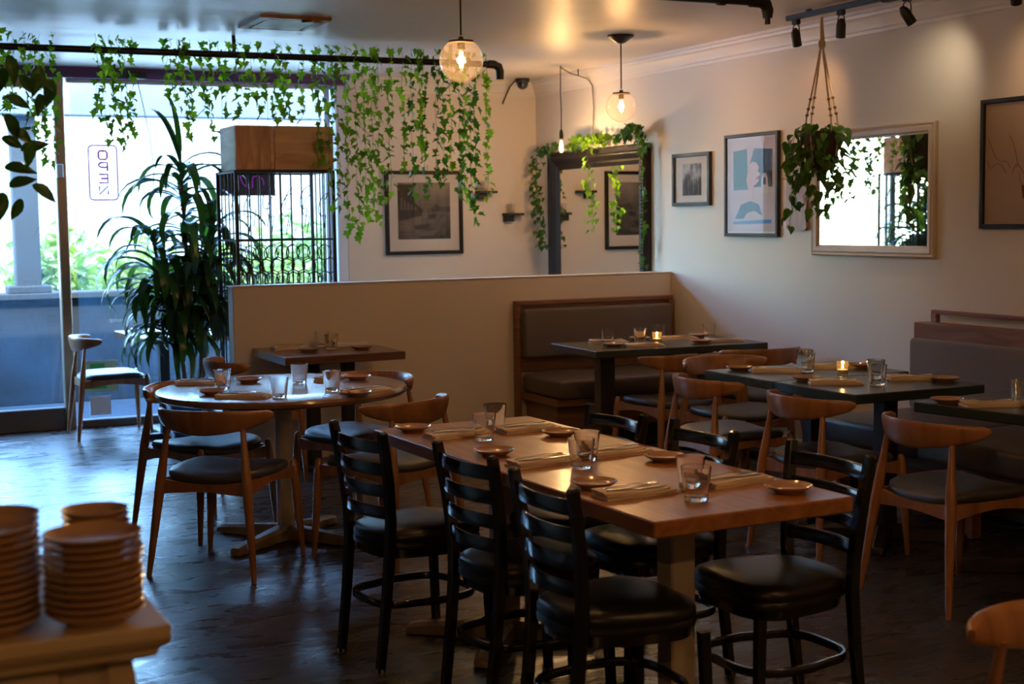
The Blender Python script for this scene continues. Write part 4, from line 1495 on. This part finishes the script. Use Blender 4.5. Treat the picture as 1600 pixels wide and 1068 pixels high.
# ivy over the leaning mirror
def drape(label, pts, step=.03, n_each=2, off=.048, ms=None, size=.048):
    o = Vector(pts[0])
    vine('ivy_garland', label, 'ivy', 'ivy over the leaning mirror', o, [Vector(p) - o for p in pts], ms or L_IVY_SHADE, rnd, step, size, off=off, face=PI, spread=1.5, n_each=n_each)
drape('ivy drooping over the top left corner of the leaning mirror', [(5.40, 10.50, 2.14), (5.39, 10.7, 2.13), (5.38, 10.84, 2.07), (5.385, 10.88, 1.9), (5.385, 10.86, 1.72), (5.40, 10.84, 1.55), (5.40, 10.82, 1.32)], .026, 3)
drape('ivy tuft with yellow light put into its leaf colour on the middle of the leaning mirror', [(5.40, 10.25, 2.13), (5.37, 10.1, 2.18), (5.37, 9.95, 2.15), (5.38, 9.75, 2.17), (5.40, 9.62, 2.14)], .019, 3, ms=L_IVY)
drape('ivy strand hanging across the face of the leaning mirror', [(5.40, 9.93, 2.14), (5.35, 9.90, 2.08), (5.36, 9.89, 1.85), (5.37, 9.86, 1.62), (5.38, 9.85, 1.45)], .03, 2, ms=L_IVY)
drape('ivy bush on the top right corner of the leaning mirror', [(5.40, 9.45, 2.14), (5.38, 9.32, 2.18), (5.37, 9.20, 2.22), (5.37, 9.12, 2.16), (5.38, 9.10, 2.02)], .017, 4)
drape('ivy strand down the right side of the leaning mirror', [(5.39, 9.13, 2.05), (5.39, 9.11, 1.85), (5.40, 9.12, 1.6), (5.40, 9.13, 1.38), (5.40, 9.14, 1.18)], .034, 1, off=.02)

# ------------------------------------------------------------------ dracaena
t = thing('dracaena_plant', 'tall dark dracaena in a blue pot by the end of the half wall', 'plant', (2.16, 9.80, 0))
MB().lathe([(0, .0), (.125, .0), (.135, .02), (.165, .30), (.172, .31), (.172, .335), (.158, .335), (.152, .30), (0, .295)], 28).build('pot', M_BLUEPOT, t)
MB().lathe([(0, .297), (.15, .299), (.14, .306), (0, .310)], 20).build('soil', M_SOIL, t)
canes = [((.02, .0), (-.02, -.02), 1.98), ((.08, .03), (.20, .0), 1.62), ((-.05, .02), (-.22, .02), 1.48), ((.04, -.06), (.10, -.10), 1.22), ((-.02, -.04), (-.14, -.08), 1.02)]
strap = []
for v, (dr, wd_) in enumerate(((2.2, .075), (2.7, .084), (3.1, .082), (3.5, .074), (1.0, .050))):
    bm = bmesh.new()
    rows = []
    n = 9
    p = Vector((0, 0, 0))
    ang = R(72) if v == 4 else R(44)
    for i in range(n + 1):
        s_ = i / n
        w_ = wd_ * (math.sin(PI * min(1, .18 + .82 * s_)) ** .7 if s_ < 1 else 0) * (1 if s_ > .12 else .75)
        w_ = max(w_, .001)
        rows.append([bm.verts.new((-w_ / 2, p.y, p.z + w_ * .28)), bm.verts.new((0, p.y, p.z)), bm.verts.new((w_ / 2, p.y, p.z + w_ * .28))])
        ang -= dr / n * (.5 + s_)
        p = p + Vector((0, math.cos(ang), math.sin(ang))) * (1.0 / n)
    for i in range(n):
        for j in range(2):
            bm.faces.new((rows[i][j], rows[i][j + 1], rows[i + 1][j + 1], rows[i + 1][j]))
    me = bpy.data.meshes.new('strap_leaf')
    bm.to_mesh(me)
    bm.free()
    me.materials.append(M_DRAC)
    me.shade_smooth()
    strap.append(me)
rnd = random.Random(8)
for (bx, by), (tx, ty), h in canes:
    pts = [(bx, by, .28), (bx * .6 + tx * .4 + .01, by * .6 + ty * .4, .28 + (h - .28) * .45), (tx, ty, h)]
    MB().tube(pts, [.017, .014, .010], 8).build('cane', M_CANE, t)
    for k in range(60):
        f = rnd.random() ** .9
        q = 1 - f * (.62 if h > 1.5 else .45)
        z = .28 + (h - .28) * q
        x = bx + (tx - bx) * q
        y = by + (ty - by) * q
        az = k * 2.399 + rnd.uniform(-.3, .3)
        low = 1 - q
        v = 4 if (f < .035) else (0 if f < .2 else rnd.choice((1, 1, 2, 2, 3)))
        ln = rnd.uniform(.40, .64) * (1.0 if h > 1.3 else .9)
        M = Matrix.Translation((x, y, z)) @ Matrix.Rotation(az, 4, 'Z') @ Matrix.Rotation(rnd.uniform(-.25, .25), 4, 'X') @ Matrix.Diagonal((ln * 1.55, ln, ln, 1))
        inst('leaf', strap[v], t, M)
for k in range(3):
    M = Matrix.Translation((-.02, -.02, 1.96)) @ Matrix.Rotation([2.6, .4, 4.4][k], 4, 'Z') @ Matrix.Rotation([.35, .1, .2][k], 4, 'X') @ Matrix.Diagonal((.8, .5, .5, 1))
    inst('leaf', strap[4], t, M)

# ------------------------------------------------------------------ hanging pothos
t = thing('hanging_plant', 'trailing pothos in a jute macrame hanger below the track light', 'plant', (5.10, 6.63, 2.66))
MB().lathe([(0, -.86), (.06, -.86), (.085, -.82), (.10, -.70), (.105, -.645), (.098, -.645), (.09, -.67), (0, -.675)], 24).build('pot', M_STEMD, t)
MB().tube([(0, 0, 0), (0, 0, -.06), (.004, 0, -.12), (0, 0, -.165)], [.007, .011, .012, .014], 8).build('hanger_rope', M_ROPE, t)
MB().lathe([(.008, -.125), (.019, -.135), (.020, -.16), (.012, -.18)], 10).build('knot', M_ROPE, t)
for k in range(4):
    a = R(20 + 90 * k)
    d_ = Vector((math.cos(a), math.sin(a), 0))
    b = MB()
    b.tube([d_ * .006 + Vector((0, 0, -.16)), d_ * .05 + Vector((0, 0, -.36)), d_ * .10 + Vector((0, 0, -.56)), d_ * .112 + Vector((0, 0, -.66)), d_ * .09 + Vector((0, 0, -.82)), Vector((0, 0, -.875))], .0055, 6)
    c = b.build('cord', M_ROPE, t)
    for q in (.455, .51, .545):
        p = d_ * (.05 + .05 * (q - .36) / .2) + Vector((0, 0, -q))
        MB().lathe([(.002, -.009), (.009, -.005), (.0105, 0), (.009, .005), (.002, .009)], 8, p).build('bead', M_BEAD, c)
rnd = random.Random(4)
for k in range(62):
    a = rnd.uniform(0, 2 * PI)
    z = rnd.uniform(-.90, -.60)
    rr = rnd.uniform(.07, .15)
    p = Vector((math.cos(a) * rr, math.sin(a) * rr, z))
    inst('leaf', rnd.choice(L_POT), t, leaf_M(p, rnd, rnd.uniform(.05, .075), a, .6, (.7, .5)))
for (dx, dy, zend) in ((-.05, .20, -1.18), (.0, .15, -1.05), (-.1, .05, -.98), (-.08, -.03, -1.10), (-.05, -.10, -1.12), (.02, -.16, -1.06), (.04, .1, -1.14), (-.1, .12, -1.10), (0, -.06, -.95)):
    n = 8
    pts = [Vector((dx * .5, dy * .5, -.64)), Vector((dx * .9, dy * .9, -.63))] + [Vector((dx * (1 + .15 * math.sin(i)) + rnd.uniform(-.012, .012), dy + rnd.uniform(-.015, .015), -.70 + (zend + .70) * i / n)) for i in range(n + 1)]
    vine('', '', '', None, None, pts, L_POT, rnd, .045, .062, .0018, .03, face=PI, spread=1.6, root=t)

# ------------------------------------------------------------------ foreground ficus branch
t = thing('ficus_tree', 'dark leafy ficus branches at the upper left edge', 'plant', (.12, 4.15, 0))
MB().lathe([(0, 0), (.15, 0), (.18, .3), (.16, .3), (.15, .27), (0, .26)], 20).build('pot', M_BLACKMATTE, t)
MB().tube([(0, 0, .24), (.03, .02, .9), (-.02, 0, 1.5), (.02, .02, 2.1)], [.022, .02, .015, .008], 8).build('trunk', M_STEMD, t)
fl = [[0.459, 4.238, 2.025], [0.439, 4.211, 1.987], [0.487, 4.247, 1.972], [0.523, 4.089, 1.982], [0.476, 3.881, 1.934], [0.56, 4.153, 1.952], [0.535, 4.208, 1.917], [0.447, 4.221, 1.909], [0.427, 4.076, 1.849], [0.453, 4.125, 1.815], [0.473, 3.888, 1.766], [0.472, 4.163, 1.756], [0.417, 4.069, 1.705], [0.414, 3.937, 1.65], [0.457, 3.819, 1.652], [0.468, 4.162, 1.624], [0.432, 4.255, 1.796], [0.391, 3.859, 1.635]]
rnd = random.Random(6)
for a, e in ((1.7, (.30, .02, 1.99)), (1.6, (.29, .0, 1.86)), (1.4, (.27, -.05, 1.72)), (1.35, (.25, -.08, 1.60))):
    MB().tube([(0, .01, a), (.12, .0, a + (e[2] - a) * .65), e], [.009, .006, .003], 6).build('branch', M_STEMD, t)
for p in fl:
    for k in range(1):
        q = Vector(p) - Vector((.12, 4.15, 0)) + Vector((rnd.uniform(-.05, .02), rnd.uniform(-.06, .06), rnd.uniform(-.02, .02))) * k
        a = rnd.uniform(-2.0, .6)
        tip = Vector((math.cos(a), rnd.uniform(-.4, .1), math.sin(a))).normalized()
        nrm = Vector((rnd.uniform(-.4, .4), -1, rnd.uniform(-.1, .7)))
        nrm = (nrm - tip * nrm.dot(tip)).normalized()
        sd = tip.cross(nrm)
        sz = rnd.uniform(.062, .080)
        M = Matrix.Identity(4)
        for i in range(3):
            M[i][0], M[i][1], M[i][2], M[i][3] = sd[i] * sz, tip[i] * sz, nrm[i] * sz, q[i]
        inst('leaf', rnd.choice(L_FIC), t, M)
for k in range(16):
    q = Vector((rnd.uniform(-.25, .2), rnd.uniform(-.2, .2), rnd.uniform(1.5, 2.2)))
    inst('leaf', rnd.choice(L_FIC), t, leaf_M(q, rnd, rnd.uniform(.07, .085), rnd.uniform(0, 6), 1.0, (.35, .5)))


# ------------------------------------------------------------------ lamps
def lamp(parent, loc, energy, col, size=.02):
    ld = bpy.data.lights.new('bulb_light', 'POINT')
    ld.energy = energy
    ld.color = col
    ld.shadow_soft_size = size
    lo = bpy.data.objects.new('bulb_light', ld)
    COL.objects.link(lo)
    lo.parent = parent
    lo.location = loc
    return lo


WARM = (1, .56, .24)


def pendant(label, x, y, zb, r, energy):
    """globe centre at zb"""
    t = thing('globe_pendant', label, 'pendant lamp', (x, y, CEIL), group='glass globe pendants')
    z = zb - CEIL
    MB().lathe([(.001, 0), (.085, 0), (.085, -.012), (.07, -.020), (.03, -.048), (.012, -.055), (0, -.055)], 28).build('canopy', M_BRONZE, t)
    MB().tube([(0, 0, -.05), (0, 0, z + r + .012)], .0045, 8).build('cord', M_CORD, t)
    top = math.sqrt(1 - .55 ** 2)
    MB().lathe([(0, z + r * top + .022), (.010, z + r * top + .022), (.014, z + r * top + .008), (r * .57, z + r * top + .004), (r * .58, z + r * top - .006), (0, z + r * top - .006)], 28).build('cap', M_BRONZE, t)
    prof = []
    a0 = math.asin(.55)
    for i in range(19):
        a = a0 + (PI - a0) * i / 18
        prof.append((r * math.sin(a), z + r * math.cos(a)))
    bm_ = MB()
    rings = []
    for rad, zz in prof:
        rings.append([Vector((max(rad, 1e-4) * math.cos(2 * PI * j / 32), max(rad, 1e-4) * math.sin(2 * PI * j / 32), zz)) for j in range(32)])
    bm_.loft(rings, cap=False)
    bm_.build('globe', M_GLOBE, t, ang=60)
    MB().lathe([(0, z + r * .82), (.017, z + r * .82), (.018, z + r * .48), (0, z + r * .48)], 14).build('socket', M_BRONZE, t)
    MB().lathe([(.011, z + r * .48), (.0155, z + r * .40), (.0165, z - r * .35), (.012, z - r * .45), (.001, z - r * .47)], 14).build('bulb', M_BULBGLASS, t)
    b = MB()
    for k in range(4):
        a = PI / 2 * k + .4
        b.tube([(.006 * math.cos(a), .006 * math.sin(a), z + r * .38), (.010 * math.cos(a), .010 * math.sin(a), z), (.006 * math.cos(a), .006 * math.sin(a), z - r * .34)], .0034, 6)
    b.build('filament', M_FIL, t)
    lamp(t, (0, 0, z), energy, WARM, .02)
    return t


pendant('clear glass globe pendant with a glowing filament, nearest of the two in view', 2.60, 6.0, 2.267, .100, 31)
pendant('clear glass globe pendant with a glowing filament, farther one by the right wall', 4.65, 8.13, 2.265, .100, 20)
pendant('glass globe pendant above the oak table, out of the frame', 2.33, 3.95, 2.38, .100, 24)
pendant('glass globe pendant above the foreground chairs, out of the frame', 2.35, 1.75, 2.38, .100, 24)
pendant('added glass globe pendant for warm fill, unseen behind the viewer on the left', -.6, -.3, 2.36, .100, 50)  # added lamp, warm fill from behind the camera
pendant('added glass globe pendant for warm fill, unseen behind the viewer on the right', 3.2, -.2, 2.36, .100, 44)  # second added fill lamp, also unseen

t = thing('edison_pendant', 'bare filament bulb hanging on a looped cord beside the leaning mirror', 'pendant lamp', (5.125, 9.9, CEIL))
b = MB()
b.tube([(0, 0, -.50), (.003, 0, -.35), (-.003, 0, -.2), (0, 0, -.02), (.01, .02, -.008), (.08, .06, -.03), (.16, .12, -.045), (.25, .18, -.05), (.33, .17, -.075), (.355, .14, -.13), (.36, .13, -.30), (.355, .14, -.55)], .0042, 7)
b.build('cord', M_CORD, t)
MB().tube([(.25, .18, 0), (.25, .18, -.05)], .005, 6).build('hook', M_CORD, t)
MB().tube([(0, 0, 0), (0, 0, -.02)], .005, 6).build('hook', M_CORD, t)
MB().lathe([(0, -.49), (.009, -.49), (.014, -.505), (.017, -.53), (.017, -.56), (0, -.56)], 14).build('socket', M_BRONZE, t)
MB().lathe([(.013, -.555), (.016, -.575), (.026, -.605), (.031, -.635), (.027, -.658), (.014, -.672), (.001, -.675)], 18).build('bulb', M_BULBGLASS, t)
b = MB()
for k in range(6):
    a = PI / 3 * k
    b.tube([(.006 * math.cos(a), .006 * math.sin(a), -.575), (.015 * math.cos(a), .015 * math.sin(a), -.65)], .0022, 5)
b.build('filament', M_FILE, t)
lamp(t, (0, 0, -.62), 30, (1, .60, .27), .02)

# track light
t = thing('track_light', 'black ceiling track with adjustable spot heads along the right wall', 'track light', (5.10, 5.4, CEIL))
MB().box((0, 0, -.028), (.036, 3.1, .03), .003).build('track', M_BLACKMATTE, t)
MB().box((0, .62, -.034), (.05, .16, .042), .004).build('feed_box', M_BLACKMATTE, t)
for y in (1.35, -.2, .2, -1.4):
    MB().box((0, y, -.007), (.02, .03, .014)).build('clip', M_BLACKMATTE, t)
for k, (y, aim, lens_m, en) in enumerate(((1.47, (.35, .25, -.9), M_LENSOFF, 0), (1.06, (.12, .22, -.95), M_LENS, 0), (.52, (.62, -.15, -.85), M_LENSOFF, 0), (-.24, (.45, .35, -.85), M_LENSOFF, 0))):
    h = MB().box((0, y, -.055), (.030, .05, .036), .004).build('spot_head', M_BLACKMATTE, t)
    b = MB()
    for s_ in (-1, 1):
        b.tube([(0, y + s_ * .008, -.07), (0, y + s_ * .026, -.082), (0, y + s_ * .030, -.10), (0, y + s_ * .031, -.145)], .0035, 6)
    b.build('yoke', M_BLACKMATTE, h)
    q = Vector(aim).normalized().to_track_quat('-Z', 'Y').to_matrix().to_4x4()
    Mh = Matrix.Translation((0, y, -.145)) @ q
    bm_ = MB()
    bm_.lathe([(0, .055), (.012, .054), (.023, .035), (.027, .02), (.027, -.05), (.024, -.052), (.023, -.038), (0, -.036)], 18, M=Mh)
    bm_.build('can', M_BLACKMATTE, h)
    MB().lathe([(0, -.0365), (.0228, -.0375), (.0228, -.039), (0, -.0385)], 16, M=Mh).build('lens', lens_m, h)

def spot(loc, target, energy, col, size, blend, rad=.02):
    ld = bpy.data.lights.new('spot_light', 'SPOT')
    ld.energy = energy
    ld.color = col
    ld.spot_size = size
    ld.spot_blend = blend
    ld.shadow_soft_size = rad
    lo = bpy.data.objects.new('spot_light', ld)
    COL.objects.link(lo)
    lo.location = loc
    lo.rotation_euler = (Vector(target) - Vector(loc)).to_track_quat('-Z', 'Y').to_euler()
    return lo


spot((5.135, 5.90, 2.53), (5.5, 6.10, 2.27), 5.5, (1, .82, .56), R(92), 1.0, .035)
spot((5.12, 6.46, 2.53), (5.16, 6.55, 1.0), 14, (1, .72, .42), R(60), .7)
spot((5.13, 6.90, 2.53), (5.5, 7.25, 2.15), 5, (1, .52, .22), R(90), .9)
spot((5.13, 5.20, 2.53), (5.5, 5.30, 2.25), 7, (1, .58, .28), R(90), .9)

o = MB().tube([(2.10, 10.98, 2.63), (2.14, 11.0, 2.45), (2.19, 11.02, 2.2), (2.21, 11.02, 1.95), (2.20, 11.03, 1.78)], .0035, 6).build('hanging_cable', M_CORD)
tag(o, 'thin loose cable hanging down the window glass above the dracaena', 'cable')
o = MB().box((2.12, 11.055, 2.665), (.13, .07, .05), .006).build('door_sensor', M_BLACKMATTE)
tag(o, 'small black sensor box on the purple window header', 'sensor')

# security camera, vent
t = thing('security_camera', 'black dome security camera on the ceiling by the back wall', 'camera', (5.28, 10.90, CEIL - .0))
MB().lathe([(0, 0), (.062, 0), (.062, -.02), (.058, -.03), (0, -.03)], 22).build('mount', M_BLACKMATTE, t)
MB().lathe([(.050, -.03), (.049, -.05), (.036, -.078), (.015, -.090), (.001, -.092)], 22).build('dome', M_BLACK, t)
MB().tube([(-.05, .05, -.02), (-.06, .12, -.06), (-.07, .17, -.12), (-.10, .185, -.2)], .006, 6).build('cable', M_CORD, t)

t = thing('ceiling_vent', 'bronze framed louvred air vent on the ceiling', 'vent', (2.44, 8.24, CEIL))
b = frame_rect(MB(), .42, .50, .05, .018)
o = b.build('frame', M_VENT, t)
o.rotation_euler = (R(90), 0, 0)
for k in range(9):
    MB().box((0, -.17 + k * .0425, -.017), (.30, .036, .003), M=None).build('louvre', M_VENTIN, t).rotation_euler = (0, 0, 0)
MB().lathe([(0, -.02), (.06, -.02), (.058, -.034), (0, -.036)], 20, (.10, -.22, 0)).build('damper_knob', M_VENT, t)
